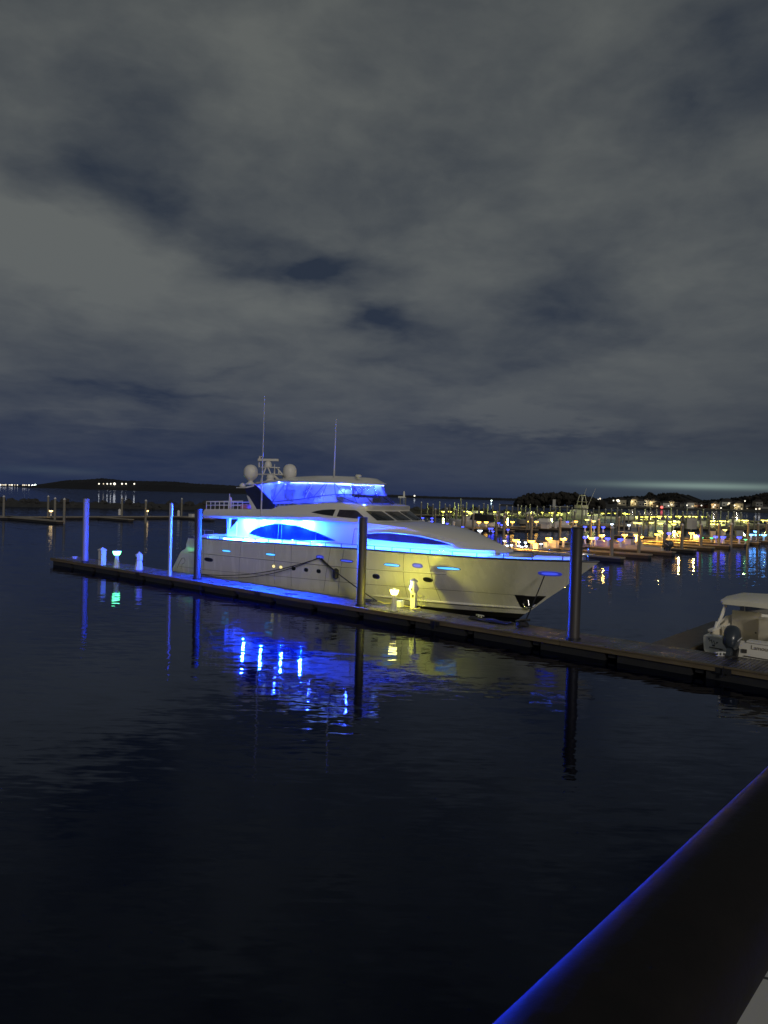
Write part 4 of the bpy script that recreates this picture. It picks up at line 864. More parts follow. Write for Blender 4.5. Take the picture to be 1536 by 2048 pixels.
# wooded headland: many small crowns read as one mass
b = MB(); rnd = random.Random(5); x = 1036
SILH = [(1036, 999), (1041, 992), (1050, 990), (1066, 987), (1085, 987.5), (1105, 985.5), (1122, 984), (1150, 986), (1163, 989), (1178, 994), (1196, 1000), (1206, 1003)]
while x < 1206:
    for q_ in range(5):
        y = ip(x, SILH); p = at(x+rnd.uniform(-2, 2), y, 700+rnd.uniform(-20, 30)); hgt = max(p.z, 1.5); zc_ = hgt*rnd.uniform(.35, .97)-1.2
        b.ico((p.x, p.y, max(zc_, .6)), rnd.uniform(1.4, 2.9), .35, int(x*7+q_), 1)
    x += 1.6
TREEM = mat('night_foliage', (.020, .018, .014), .95, var=.5, vscale=.6)
wd = struct(b.build('headland_woods', TREEM), 'stuff')
g0, g1 = gnd(1030, 1013.5), gnd(1215, 1018.0)
b = MB(); b.grid([[(g0.x-6, 690, -.3), (g0.x+40, 680, -.3), (g1.x+10, 690, -.3)], [(g0.x-4, 697, .8), (g0.x+40, 690, 1.0), (g1.x+12, 697, .9)], [(g0.x+10, 780, 1.2), (g0.x+40, 780, 1.2), (g1.x+80, 780, 1)]]); struct(b.build('headland', ROCK))
b = MB(); b.grid([[(205, 790, -.3), (330, 765, -.3), (470, 740, -.3), (640, 700, -.3)], [(205, 797, 1.6), (330, 772, 1.6), (470, 748, 1.6), (640, 708, 1.6)], [(225, 950, 5), (350, 930, 6), (520, 920, 7), (720, 880, 7)], [(225, 1060, 6), (350, 1060, 7), (520, 1060, 8), (720, 1060, 8)]]); struct(b.build('town_ground', mat('town_ground', (.03, .03, .028), .9)))
# lighthouse on the far shore
p = at(808, 992, 4000); o = thing('lighthouse', 'tiny pale lighthouse tower on the horizon right of the yacht', 'lighthouse', (p.x, 4000, 0))
MB().lathe([(6, 0), (4.5, 26), (5.5, 27), (5.5, 28)], n=12).build('tower', mat('lighthouse_glow_white', (.6, .58, .5), .8, emit=(.25, .25, .22), estr=.25), o); MB().lathe([(3.4, 28), (3.4, 32), (.5, 36)], n=10).build('lantern', mat('lighthouse_glow_white', (.6, .6, .6)), o)  # white walls carry a faint painted-in glow, no lamp of their own
b = MB(); b.box((-18, 0, 3), (26, 10, 7)); b.build('keeper_house', mat('lighthouse_glow_white', (.5, .5, .5)), o)
p = at(1101, 1004, 690); o = thing('shore_tower', 'pale square marker tower before the wooded headland', 'tower', (p.x, 676, 0))
MB().box((0, 0, 3.6), (2.5, 2.5, 7.2)).build('tower_block', mat('pale_tower', (.42, .42, .40), .8), o); MB().box((0, 0, 7.3), (2.9, 2.9, .25)).build('roof', mat('pale_tower', (.4, .4, .4)), o)
b = MB(); b.box((6, 0, .9), (16, 4, .5)); b.build('base_slab', mat('pale_tower', (.4, .4, .4)), o)

# distant lamps on the shores
WH = lamp_mat('white_far_lamp', (1.0, .93, .75), 2.2); WHD = lamp_mat('dim_far_lamp', (1.0, .85, .6), 1.3); CW_ = lamp_mat('cold_far_lamp', (.8, 1.0, .85), 10); RD = lamp_mat('red_far_lamp', (1, .12, .1), 3)
def far_lamp(px, py, D, r, m, label, group):
    p = at(px, py, D); o = thing('street_light', label, 'street light', (p.x, p.y, 0), 0, group); z = p.z
    MB().lathe([(r*.16, 0), (r*.12, z-r*.8)], n=6).build('pole', BLACK, o); MB().lathe([(r*.4, z-r), (r, z-r*.4), (r, z+r*.3), (r*.3, z+r)], n=8).build('lamp_head', m, o)
xs_ = [1, 4.5, 8, 11.5, 18.5, 21, 24, 29.5, 35, 46, 49.5, 53, 58]
for i, x in enumerate(xs_): far_lamp(x, 969.6+.01*x, 3500, 2.2 if i % 3 else 3.2, WHD if i % 2 else WH, ordw(i)+' small light from the left edge of the photo, on the horizon', 'lights along the far left shore')
far_lamp(65, 971.6, 3500, 5.0, lamp_mat('bright_far_lamp', (.9, 1, .95), 7), 'brilliant white light left of its twin near the island foot', 'bright twin harbour lights')
far_lamp(70.5, 971, 3500, 6.0, CW_, 'brightest greenish light at the foot of the dark island', 'bright twin harbour lights')
far_lamp(79, 970.2, 3500, 3.0, WH, 'small light touching the left tip of the dark island', 'lights along the far left shore')
for i, (x, r) in enumerate([(198, 2.2), (207, 1.8), (214.5, 2.2), (221.5, 2.2), (229, 3.8), (244, 2.6), (252, 2.2), (268.5, 2.4)]):
    far_lamp(x, 967.6, 2380, r, WH if r > 2 else WHD, ordw(i)+' light from the left on the dark island slope', 'lights on the dark island')
far_lamp(829, 991.5, 3900, 3.8, WH, 'single white light right of the tiny lighthouse', 'lone lights on the far shore'); far_lamp(983, 1001.3, 1500, 1.1, CW_, 'single cold light right of the far shore middle', 'lone lights on the far shore')
far_lamp(764, 991.3, 3900, 3.6, WHD, 'faint light just right of the yacht hardtop', 'lone lights on the far shore')

# town houses, trees
WINW = lamp_mat('lit_window', (1.0, .8, .45), 1.1)
HC = [mat('house_cream', (.42, .38, .26), .8), mat('house_white', (.55, .55, .5), .8), mat('house_grey', (.2, .2, .19), .8), mat('house_tan', (.30, .22, .14), .8), mat('house_red', (.25, .10, .07), .8)]
ROOF = mat('house_roof', (.04, .035, .035), .9)
CN = ['cream', 'white', 'grey', 'tan', 'dull red']
def house(px, py, w, h, ci, D, i, lit):
    g_ = at(px, py, D); z0 = max(g_.z, 1.0); o = thing('house', f'{CN[ci]} house, {ordw(i)} from the left in the lit shore town', 'house', (g_.x, D, z0-1), -.25+.12*(i % 4), 'houses of the shore town'); d = w*.8
    MB().box((0, 0, h/2+.5), (w, d, h+1)).build('wall', HC[ci], o)
    b = MB(); e = .4; b.add([(-w/2-e, -d/2-e, h+1), (w/2+e, -d/2-e, h+1), (w/2+e, d/2+e, h+1), (-w/2-e, d/2+e, h+1), (0, -d/2-e, h+1+w*.32), (0, d/2+e, h+1+w*.32)], [(0, 1, 2, 3), (0, 4, 1), (3, 2, 5), (0, 3, 5, 4), (1, 4, 5, 2)]); b.build('roof', ROOF, o)
    n = 3 if w > 9 else 2
    for k in range(n):
        for fl in range(2 if h > 5 else 1):
            on = lit > 0 and (k+fl+i) % 3 == 0
            MB().box((-w/2+w*(k+.5)/n, -d/2-.06, 2.2+fl*2.8), (w/n*.4, .12, 1.3)).build('window', WINW if on else TINT, o)
    if lit > 1: light('porch_light', 'POINT', (-w*.4, -d/2-3.5, 4.5), 600*lit, (1, .8, .45), o, .4)
HL = [(1243, 1008, 9, 5, 0, 1), (1257, 1007.5, 8, 4.5, 2, 0), (1268, 1009, 10, 6, 0, 2), (1281, 1010, 7, 5, 2, 0), (1294, 1010.5, 8, 6, 1, 2), (1305, 1011.5, 8, 6, 0, 2), (1316, 1013.5, 9, 4, 3, 1), (1330, 1014, 8, 5, 1, 1), (1343, 1013.5, 7, 6, 0, 2),
      (1355, 1014.5, 8, 4, 2, 0), (1368, 1015, 7, 5, 1, 1), (1378, 1013.5, 8, 5, 1, 1), (1391, 1016, 10, 4, 3, 2), (1402, 1016, 9, 4, 4, 1), (1412, 1016.5, 7, 4, 4, 1), (1427, 1015.5, 9, 5, 3, 2), (1441, 1017, 9, 4, 0, 1), (1453, 1010, 13, 4, 1, 1),
      (1463, 1018.5, 8, 4, 2, 0), (1473, 1019, 10, 7, 0, 2), (1485, 1019.5, 9, 4, 0, 1), (1496, 1019, 7, 5, 2, 1), (1508, 1020.5, 10, 3.5, 3, 1), (1515, 1010, 8, 4, 2, 0), (1526, 1021, 10, 5, 2, 1)]
for i, (px, py, w, h, ci, lit) in enumerate(HL): house(px, py+1, w, h, ci, 800+(i*37) % 50, i, lit)
TL = [(1234, 1000.5), (1238.5, 1002), (1337, 1011.5), (1343.5, 1009.5), (1374, 1010.5), (1403, 1011), (1427, 1013.5), (1430, 1010), (1442, 1016), (1458, 1006.5), (1469, 1011), (1490, 1002), (1519, 1017.5), (1512, 1018), (1404.5, 1023.2), (1413, 1023.5), (1468, 1026.5), (1227, 1001), (1200, 997.5), (1196, 999)]
for i, (x, y) in enumerate(TL): far_lamp(x, y, 770, .65+.3*(i % 3 == 0), WH if i % 3 else WHD, ordw(i)+' street light listed across the lit shore town', 'street lights of the shore town')
far_lamp(1323.5, 1014.5, 780, 1.3, RD, 'red light glowing among the shore town houses', 'street lights of the shore town')
far_lamp(1236.4, 1001.5, 760, 1.3, WH, 'brightest white lamp on the slope left of the town', 'street lights of the shore town')
TREES = [(1300, 984, 13), (1325, 985, 15), (1350, 984, 16), (1270, 994, 9), (1386, 1000, 8), (1406, 1001, 10), (1418, 999, 8), (1447, 996, 14), (1478, 995, 13), (1497, 993, 14), (1512, 991, 13), (1527, 986, 17), (1222, 998, 7), (1366, 996, 9)]
for i, (px, py, sz) in enumerate(TREES):
    D = 880+(i*53) % 70; p = at(px, py, D); h = p.z; o = thing('bare_tree', 'dark rounded tree, '+ordw(i)+' among those behind the shore town', 'tree', (p.x, D, 3), 0, 'trees behind the shore town'); rnd = random.Random(i); h -= 3
    MB().tube([(0, 0, 0), (.3, 0, h*.4), (0, 0, h*.7)], .5, 6, .2).build('trunk', mat('bark', (.03, .025, .02), .9), o)
    b = MB()
    for k in range(70):
        th = rnd.uniform(0, 2*pi); u_ = rnd.uniform(0, 1); rad = sz*.5*sqrt(rnd.random()); zc_ = h-1-(h*.65)*u_*.9
        rad *= min(1, .35+u_*1.6); b.ico((rad*cos(th), rad*sin(th)*.8, zc_), rnd.uniform(.5, 1.25), .4, k, 1)
    b.build('crown', TREEM, o)

# ================================================================== MARINA (piers, piles, lamps, boats)
AM = lamp_mat('amber_dock_lamp', (1.0, .42, .035), 15); AMY = lamp_mat('warm_dock_lamp', (1.0, .46, .045), 13); YG = lamp_mat('yellow_green_dock_lamp', (1.0, .92, .09), 7); WL = lamp_mat('white_dock_lamp', (1, .82, .13), 6)
BL = lamp_mat('blue_dock_lamp', (.03, .05, 1.0), 6); CY = lamp_mat('cyan_dock_lamp', (.12, .45, 1.0), 8); WB = lamp_mat('cold_white_dock_lamp', (.7, .85, 1), 6); GR = lamp_mat('small_green_lamp', (.1, 1, .35), 2.5)
def pier(name, p0, p1, w, fingers, label, z=.5):
    d = Vector((p1[0]-p0[0], p1[1]-p0[1])); L_ = d.length; rz = atan2(d.y, d.x)
    o = thing('marina_pier', label, 'pier', (p0[0], p0[1], 0), rz, 'floating piers of the marina')
    MB().box((L_/2, 0, z-.08), (L_, w, .16)).build('walkway', MDOCK, o); MB().box((L_/2, 0, .18), (L_-.2, w-.3, .44)).build('float', FLOATM, o)
    for (u, fl, fw) in fingers:
        f_ = MB(); f_.box((u, (-fl/2-w/2) if fl > 0 else (-fl/2+w/2), z-.1), (fw, abs(fl), .14)); q_ = f_.build('finger', MDOCK, o)
        MB().box((u, (-fl/2-w/2) if fl > 0 else (-fl/2+w/2), .16), (fw-.2, abs(fl)-.2, .4)).build('finger_float', FLOATM, q_)
    return o
# frame of the marina: walkways run along Lv, fingers towards +F
def mk(p, t, n=0): return (p[0]+Lv.x*t+F.x*n, p[1]+Lv.y*t+F.y*n)
pier('p', mk((15.2, 82.3), -10), mk((15.2, 82.3), 78), 2.4, [(u, 10.5, 1.1) for u in (3, 10.5, 18, 25.5, 33, 40.5, 48, 56, 64, 72, 80, 86)]+[(u, -9, 1.1) for u in (14, 29, 44, 60)], 'nearest marina pier, lit amber, right of the yacht bow')
pier('p', (13, 137), (13+Lv.x*70, 137+Lv.y*70), 2.4, [(u, 9, 1.1) for u in (4, 13, 22, 31, 40, 49, 58, 67)]+[(u, -9, 1.1) for u in (8, 24, 42, 60)], 'second marina pier with pale lamps behind the amber one')
pier('p', (-12, 150), (10, 143), 2.0, [(6, 8, 1.0), (15, 8, 1.0)], 'short dim pier just right of the yacht windscreen')
pier('p', (8, 228), (102, 308), 2.4, [(u, 10, 1.2) for u in range(6, 120, 12)]+[(u, -10, 1.2) for u in range(10, 120, 16)], 'farthest long pier with yellow green lamps')
pier('p', (78, 238), (150, 300), 2.4, [(u, 10, 1.2) for u in range(6, 94, 11)], 'far right pier with its lamps in a bright row')
pier('p', (70, 176), (135, 250), 2.4, [(u, 10, 1.2) for u in range(6, 96, 11)], 'middle right pier with a bright lamp cluster')
pier('p', (-77, 116), (-22, 181), 2.2, [(19, 9.5, 1.2), (34, 11, 1.2), (52, 11, 1.2), (19.5, -3, 1.2)], 'dim pier at far left before the breakwater')
pier('p', (-95, 152), (-52, 119), 1.4, [], 'low dark dock at the left edge before the breakwater')

# marina lamps
def proto(headmat, r, s, label, g, grp):
    return lamp_pedestal((0, 0, -50), label, headmat, 0, grp, PEDW, s, r)
def put_lamps(lst, headmat, r, D_of, group, fmt, s=1.0, hz_=1.5):  # heads oversized: the lamps' bloom is put into their shape
    first = None
    for i, (px, py) in enumerate(lst):
        D = D_of(px, py); p = at(px, py, D); loc = (p.x, p.y, p.z-.90*s); lab = fmt.format(ordw(i))
        if first is None: first = lamp_pedestal(loc, lab, headmat, 0, group, PEDW, s, r)
        else: dup(first, loc, 0, lab, group)
near = lambda px, py: 4.45*1480/(py-hor(px))
put_lamps([(1031.8, 1080.5), (1063, 1082.6), (1098, 1077.4), (1127, 1078.4)], AM, .36, near, 'amber lamps on the nearest pier', '{} amber lamp from the left, behind the yacht bow rail', 1.0)
put_lamps([(1183.5, 1076.2), (1204, 1071.3), (1249.4, 1069.8), (1272.8, 1070.8), (1280.6, 1073.7), (1314.7, 1068.9), (1350.7, 1067.5), (1361, 1063.9), (1383, 1066.6)], AMY, .36, near, 'warm lamps on the nearest pier', '{} warm lamp right of the nearest big pile')
put_lamps([(1319.7, 1062.5), (1326, 1065.7), (1437, 1060.7), (1449.8, 1060)], WL, .34, near, 'white lamps between the warm ones', '{} white lamp from the left among the warm pier lamps')
put_lamps([(1338, 1067), (1399.4, 1071.5), (1431.5, 1073.4), (1443.5, 1073.5), (1447, 1074), (1478.5, 1075), (1170, 1053.5), (1188, 1054.2), (1206.5, 1054.6), (1170, 1074), (1191, 1075.7), (1215.5, 1077), (1241, 1079)], BL, .30, near, 'deep blue lamps on the nearest pier', '{} deep blue lamp beyond the nearest big pile')
put_lamps([(1502, 1069.3), (1514.5, 1069.8), (1528, 1070), (1511.5, 1063)], CY, .38, near, 'cyan lamps at the right edge', '{} cyan lamp from the left at the right photo edge')
put_lamps([(1038, 1084), (1037.5, 1091.5), (1051, 1084.8), (1052, 1092.3), (1014.5, 1091), (1043.5, 1093.6), (1009, 1081.5), (1082, 1087.5), (1023, 1090.5)], WB, .16, lambda a_, b_: 86, 'small cold lamps beyond the bow rail', '{} small cold white lamp beyond the yacht bow rail', .6)
put_lamps([(1403.5, 1075.5), (1423, 1076), (1491, 1079)], GR, .2, lambda a_, b_: 100, 'small green lamps on the nearest pier', '{} small green lamp on the nearest pier', .6)
put_lamps([(958, 1044.4), (972.5, 1044.4), (1012, 1043.6), (1025, 1044), (1058, 1043), (1073, 1043.5), (1152, 1043)], AMY, .36, near, 'pale lamps on the second pier', '{} pale lamp from the left on the second pier')
put_lamps([(1174, 1039.6), (1187, 1042.5), (1271, 1045.4), (1279, 1046.4), (1302.8, 1045.2), (1321, 1047), (1341.6, 1043.4), (1347, 1042.5), (1351, 1043.6), (1358.9, 1043.8), (1347.5, 1048.5)], WL, .5, near, 'white lamps of the second pier right part', '{} white lamp on the second pier right of the big pile')
put_lamps([(1224, 1048.4), (1258, 1050.3), (960, 1061.5)], WB, .3, near, 'cold lamps of the second pier', '{} cold white lamp low on the second pier')
put_lamps([(864, 1036.6), (864, 1042.8), (845.5, 1035.7), (894.5, 1047), (925.5, 1053.5), (979, 1057), (984, 1057), (986, 1062.8), (997.5, 1046), (1003.5, 1049.5), (1135, 1043.5), (1016, 1059)], BL, .22, lambda a_, b_: 130, 'blue lamps left of the second pier', '{} small blue lamp around the moored cruiser', .7)
put_lamps([(886.4, 1023.3), (899.8, 1023.3), (931, 1023.3), (936.8, 1023.7), (940.5, 1026.5), (964, 1024), (988.7, 1024), (1014.7, 1024.5), (1038.5, 1024.7), (1061.5, 1025.3), (1085.4, 1025), (1101, 1025.6), (1106, 1025.6), (1118.4, 1025.8), (1138.5, 1026), (1156.8, 1026.4), (1173.7, 1026.9), (1205.4, 1026.9), (1218.4, 1026.9), (1231.3, 1026.9), (1248, 1027), (1251, 1027.6), (1256.7, 1028.3)], YG, .55, near, 'yellow lamps on the farthest pier', '{} yellow green lamp from the left on the farthest pier')
put_lamps([(1271.8, 1033.5), (1279.8, 1033.4), (1287.3, 1034), (1294, 1033.6), (1302.8, 1033.9), (1312, 1033.6), (1317.4, 1032.8), (1320, 1033), (1332, 1033), (1341, 1033.6), (1354.3, 1032.9), (1358.9, 1033), (1367.5, 1033), (1371.6, 1033), (1379.4, 1033), (1384, 1033), (1392.6, 1033.4), (1404.6, 1033.2), (1415.6, 1033.8)], YG, .62, near, 'lamps on the far right pier', '{} lamp from the left on the far right pier')
put_lamps([(1423, 1042.2), (1430, 1042.6), (1424.4, 1048), (1431, 1048), (1443, 1042.4), (1453, 1043), (1481, 1040.6), (1488.5, 1041), (1493, 1041), (1526, 1040.6), (1533.7, 1041)], WL, .62, near, 'bright lamps of the middle right pier', '{} bright lamp from the left of the right hand cluster')
put_lamps([(102, 1022), (294, 1021.7)], lamp_mat('dim_amber_lamp', (1.0, .62, .2), 7), .30, near, 'amber lamps on the far left pier', '{} amber lamp on the far left pier')

# ambient reach of the lamps onto the near amber pier
for (x, y) in [(1063, 1080), (1100, 1077), (1127, 1078), (1205, 1071), (1250, 1069), (1275, 1071), (1315, 1068), (1356, 1066), (1385, 1066)]:
    p = at(x, y-4, near(x, y)); light('pier_glow', 'POINT', (p.x, p.y-.6, 1.6), 1300, (1.0, .50, .07), None, .2)
for (x, y) in [(888, 1023), (934, 1023.5), (965, 1024), (1015, 1024.5), (1062, 1025), (1103, 1025), (1138, 1026), (1175, 1027), (1218, 1027), (1250, 1027), (1285, 1033), (1315, 1033), (1356, 1033), (1382, 1033), (1346, 1043), (1427, 1042), (1486, 1041), (1530, 1041)]:
    p = at(x, y-2, near(x, y)); light('pier_glow', 'POINT', (p.x, p.y-1.0, 2.2), 1200, (.85, 1.0, .22), None, .4)
# piles
def mpile(px, pyb, h, i, group, fmt, r=.2, light_=False, proto_=[None]):
    g_ = gnd(px, pyb, 0); lab = fmt.format(ordw(i))
    if proto_[0] is None or proto_[0]['h'] != h:
        o = thing('marina_pile', lab, 'pile', g_, 0, group); o['h'] = h
        MB().lathe([(r, -1), (r, h)], n=10).build('shaft', MPILE, o, 40); MB().lathe([(r*1.1, h), (r*1.1, h+.08), (.03, h+.3)], n=10).build('cap', PEDW, o); proto_[0] = o
    else: dup(proto_[0], g_, 0, lab, group)
for i, (x, yb) in enumerate([(1119, 1082), (1143, 1098), (1222.5, 1119), (1277, 1111), (1328, 1100), (1363, 1101.5), (1401, 1099.5), (1437.5, 1096), (1461.5, 1094), (1495.5, 1089.5), (1515, 1090), (1532, 1083), (1180, 1088), (1196, 1084), (1237, 1072), (1007, 1078), (1062, 1080), (992, 1072), (945.5, 1066)]):
    mpile(x, yb, 3.3, i, 'piles of the nearest pier', '{} grey capped pile of the nearest pier')
for i, (x, yb) in enumerate([(870, 1050), (893, 1046), (912, 1052), (924, 1055), (930, 1060), (994, 1058), (1009, 1064), (1053, 1063), (1058, 1062), (1064, 1060), (1107, 1055), (1149, 1050), (1182, 1054), (1232, 1056), (1248, 1062), (1279, 1058), (1287, 1060), (1297, 1058), (1311, 1060), (1333, 1062), (1344, 1058), (1366, 1060), (1400, 1062), (1418, 1064), (1464, 1066), (1508, 1062), (1416, 1058), (1453, 1060)]):
    mpile(x, yb, 3.4, i, 'piles of the second pier', '{} slim pile of the second pier')
rnd = random.Random(21); i = 0; x = 842
while x < 1536:
    yb = hor(x)+6*1480/(rnd.uniform(205, 262) if x < 1260 else rnd.uniform(170, 285)); mpile(x, yb, 3.9 if i % 3 else 4.4, i, 'far piles of the marina', '{} thin far pile of the marina') if i < 59 else None
    i += 1; x += rnd.uniform(7, 15)
for i, (x, yb) in enumerate([(7, 1039), (96, 1032.5), (109.5, 1044), (128, 1047.6), (243.5, 1036), (291, 1047), (363, 1032)]):
    mpile(x, yb, 3.9, i, 'piles of the far left pier', '{} pale capped pile from the left before the breakwater')
for i, (x, yb, h) in enumerate([(800, 1022, 5.2), (810.5, 1021.5, 5.5), (921, 1030, 5.6)]): mpile(x, yb, h, i, 'dark tall marker poles', '{} dark tall pole right of the wheelhouse windscreen', .22)
# pedestals without light / dock boxes
def dbox(px, py, D, w, h, m, label, group, name='dock_box', cat='dock box'):
    p = at(px, py, D); o = thing(name, label, cat, (p.x, p.y, .5), RZ, group); MB().box((0, 0, h/2), (w, w*.6, h)).build('case', m, o); MB().box((0, 0, h+.03), (w+.08, w*.6+.08, .06)).build('lid', m, o)
for i, (x, y, D, w, h) in enumerate([(1106.5, 1090, 87, 1.1, .8), (1190, 1088, 96, .6, .8), (1393, 1075, 117, .7, .7), (1092, 1091, 86, .5, .6), (1072, 1092, 84, .6, .6), (377+6, 1031, 154, 1.1, .55), (1260, 1079, 100, .7, .5), (1090, 1050, 146, 1.4, .8)]):
    dbox(x, y, D, w, h, PEDW, ordw(i)+' boxy white locker standing on the marina piers', 'lockers on the marina piers')
for i, (x, D) in enumerate([(239, 152), (357, 156), (834, 140), (846, 138), (858, 134), (907, 136), (1100, 150), (1111, 150)]):
    p = at(x, hor(x)+5.5*1480/D, D); o = thing('unlit_pedestal', ordw(i)+' unlit white pedestal on the dim marina piers', 'pedestal', (p.x, D, .5), 0, 'unlit pedestals on the marina piers')
    MB().lathe([(.3, 0), (.26, .8), (.3, .85), (.28, 1.1), (.05, 1.3)], n=8).build('body', PEDW, o)

# boats
def boat(loc, head, Lb, beam, label, group=None, cabin=0, cover=None, hm=BOATW, motor=0, ttop=False, name='moored_boat', fb=1.0):
    o = thing(name, label, 'boat', (loc[0], loc[1], 0), head, group)             # +x is the bow
    def w(x, z): t = max(0, (x-Lb*.45)/(Lb*.55)); return beam/2*(1-t**2.2)*(.8+.2*min(1, max(0, z)/.6))
    zs = [-.2, .15, .5, .8]; b = MB()
    def pt(x, j, s_): z = zs[j] if j < 3 else fb*(.75+.35*(x/Lb)**2); return (x+(z*.35 if x > Lb*.9 else 0), s_*w(x, z), z)
    X = [Lb*k/14 for k in range(15)]
    for s_ in (-1, 1): b.grid([[pt(x, j, s_) for j in range(4)] for x in X])
    b.grid([[pt(x, 3, -1), pt(x, 3, 1)] for x in X]); b.grid([[pt(0, j, -1) for j in range(4)], [pt(0, j, 1) for j in range(4)]]); b.build('hull', hm, o, 40)
    b = MB(); b.grid([[(x*1.001, s_*(w(x, .1)+.01), z) for z in (-.15, .12)] for s_ in (-1,) for x in X]); b.build('waterline_stripe', COVERB, o)
    if cabin:
        b = MB(); c0, c1, hc = Lb*.25, Lb*.72, fb*.9+cabin
        b.grid([[(c0, s_*beam*.36, fb*.8), (c0+.2, s_*beam*.34, hc), (c1-.9, s_*beam*.30, hc), (c1, s_*beam*.28, fb)] for s_ in (-1, 1)]); b.grid([[(c0, s_*beam*.36, fb*.8), (c1, s_*beam*.28, fb*.9)], [(c0+.2, s_*beam*.34, hc), (c1-.9, s_*beam*.30, hc)]] if False else [[(c0, -beam*.36, fb*.8), (c0+.2, -beam*.34, hc)], [(c1, -beam*.28, fb*.9), (c1-.9, -beam*.30, hc)]]); b.grid([[(c0, beam*.36, fb*.8), (c0+.2, beam*.34, hc)], [(c1, beam*.28, fb*.9), (c1-.9, beam*.30, hc)]]); b.build('cabin', hm, o)
        b = MB(); b.box(((c0+c1)/2-.2, -beam*.335-.02, fb*.85+cabin*.55), ((c1-c0)*.6, .05, cabin*.35)); b.build('cabin_window', TINT, o)
    if cover:
        b = MB(); b.grid([[(Lb*u_, s_*beam*.47*(1-max(0, u_-.6)**1.5*2), fb*.85) if abs(s_) == 1 else (Lb*u_, 0, fb+.9*sin(pi*min(1, u_*1.1+.08))+.1) for s_ in (-1, 0, 1)] for u_ in [k/8 for k in range(9)]]); b.build('canvas_cover', cover, o)
    if ttop:
        b = MB(); b.box((Lb*.5, 0, 2.45), (2.2, beam*.7, .08)); b.build('t_top', hm, o)
        b = MB()
        for (x, y) in ((.4, -.6), (.4, .6), (.58, -.6), (.58, .6)): b.tube([(Lb*x, y, .8), (Lb*x+.1, y, 2.42)], .04, 6)
        b.build('t_top_frame', CHROME, o)
        b = MB(); b.box((Lb*.5, 0, 1.15), (.8, .9, .9)); b.box((Lb*.36, 0, 1.0), (.6, 1.0, .6)); b.build('console', hm, o)
    for k in range(motor):
        m_ = outboard(o, -.3, (k-(motor-1)/2)*.75, .95, 1.15, .5); m_.rotation_euler = (0, -.35, pi/2*-1); m_.rotation_euler = (-.5, 0, -pi/2) if False else (0, 0, -pi/2)
    return o
hL = atan2(-F.y, -F.x)
g_ = gnd(1330, 1109); boat((g_.x, g_.y), hL, 8.8, 2.7, 'white centre console boat with black outboards before the amber pier', None, ttop=True, motor=2, hm=mat('console_boat_white', (.60, .53, .44), .35), fb=1.15)
g_ = gnd(985, 1056); o = boat((g_.x, g_.y), hL, 10.5, 3.4, 'white cruiser with dark canvas behind the yacht coachroof', None, cabin=.9, fb=1.4, name='cabin_cruiser')
b = MB(); b.add([(.4, -1.5, 1.3), (.4, 1.5, 1.3), (.6, -1.3, 2.6), (.6, 1.3, 2.6), (4.2, -1.2, 2.9), (4.2, 1.2, 2.9), (4.8, -1.4, 1.6), (4.8, 1.4, 1.6)], [(0, 2, 4, 6), (1, 7, 5, 3), (0, 1, 3, 2), (2, 3, 5, 4), (4, 5, 7, 6)]); b.build('cockpit_canvas', COVERK, o)
light('cruiser_glow', 'POINT', (5, -6, 2.5), 120, (.35, .3, 1.0), o, .3)
p = at(1185, 1030, 245); o = boat((p.x, p.y), hL-.3, 13, 4.2, 'pale sport fishing boat with tall tower at the far pier', None, cabin=1.6, fb=1.9, name='sport_fishing_boat')
b = MB(); b.box((5, 0, 4.3), (3.4, 3.0, 1.1)); b.box((4.6, 0, 6.0), (2.6, 2.4, .12)); b.build('flybridge', BOATB, o)
b = MB()
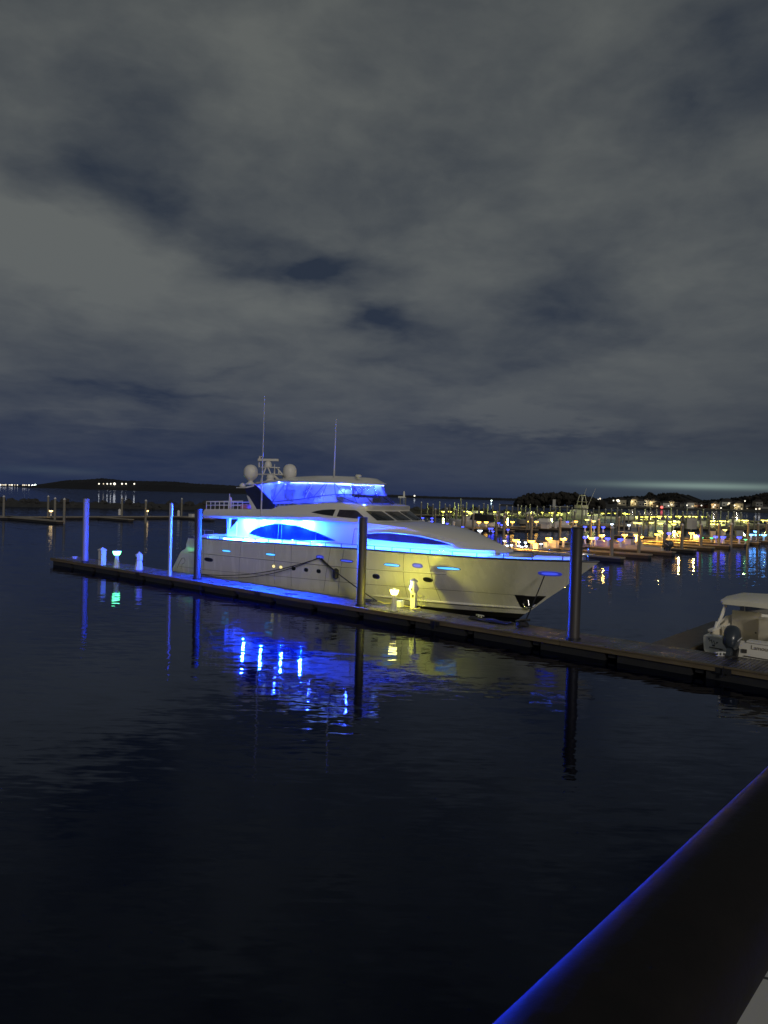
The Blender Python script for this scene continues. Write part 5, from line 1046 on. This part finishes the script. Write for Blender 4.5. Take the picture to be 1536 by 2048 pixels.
for s_ in (-1, 1): b.tube([(3.4, s_*1.3, 3.6), (4.2, s_*.8, 8.2)], .07, 6); b.tube([(6.2, s_*1.3, 3.6), (5.2, s_*.8, 8.2)], .07, 6); b.tube([(4, s_*1.6, 3.8), (1.0, s_*2.2, 10.5)], .05, 6)
b.box((4.7, 0, 8.2), (1.3, 1.8, .12)); b.build('tuna_tower', BOATW, o)
bl = [(1112, 1051, 7, 'w'), (1078, 1048, 6, 'b'), (1244, 1056, 7, 'b'), (1300, 1057, 7, 'w'), (1345, 1054, 7, 'w'), (1150, 1058, 6.5, 'w'), (1040, 1031.5, 5.5, 'b'), (1075, 1032, 6, 'w'), (1118, 1033, 6, 'b'), (1146, 1034.5, 7, 'w'), (1215, 1037, 8, 'w'), (1236, 1038, 7, 'c'), (1285, 1042.5, 8, 'w'), (1305, 1043, 7, 'b'), (1405, 1050, 8, 'w'), (1432, 1055, 8, 'w'), (1452, 1053, 7, 'c'), (1492, 1050, 8, 'w'), (1528, 1053, 8, 'b'), (962, 1031, 6, 'w'), (1004, 1031, 6, 'c')]
for i, (x, y, Lb, k) in enumerate(bl):
    g_ = gnd(x, y); boat((g_.x, g_.y), hL+.05*(i % 3), Lb, 2.4, ordw(i)+' small pale boat from the front among the far piers' if False else f'{ordw(i)} small {"white" if k == "w" else "cream" if k == "b" else "blue covered"} boat counted among the far piers', 'small boats among the far piers', cabin=.7 if k == 'w' else 0, cover=COVERB if k == 'c' else None, hm=BOATB if k == 'b' else BOATW)
for i, (x, y, D, w, h) in enumerate([(1381.5, 1057, 172, 2.2, 2.5), (1366, 1057, 176, 1.2, 2.4), (1440, 1072, 128, 1.0, 1.3), (1425, 1072, 126, .8, 1.2), (1478, 1069, 135, 1.2, 1.1)]):
    p = at(x, y, D); o = thing('dock_shed', ordw(i)+' pale upright shed standing on the right hand piers', 'shed', (p.x, D, .4), -.15, 'pale sheds on the right hand piers'); MB().box((0, 0, h/2), (w, w*.8, h)).build('wall', mat('shed_white', (.42, .41, .38), .7), o); MB().box((0, 0, h+.05), (w+.15, w*.8+.15, .08)).build('roof', mat('shed_white', (.4, .4, .4)), o); MB().box((w*.2, -w*.41, h*.42), (w*.3, .03, h*.75)).build('door', mat('shed_door', (.35, .34, .32), .7), o)
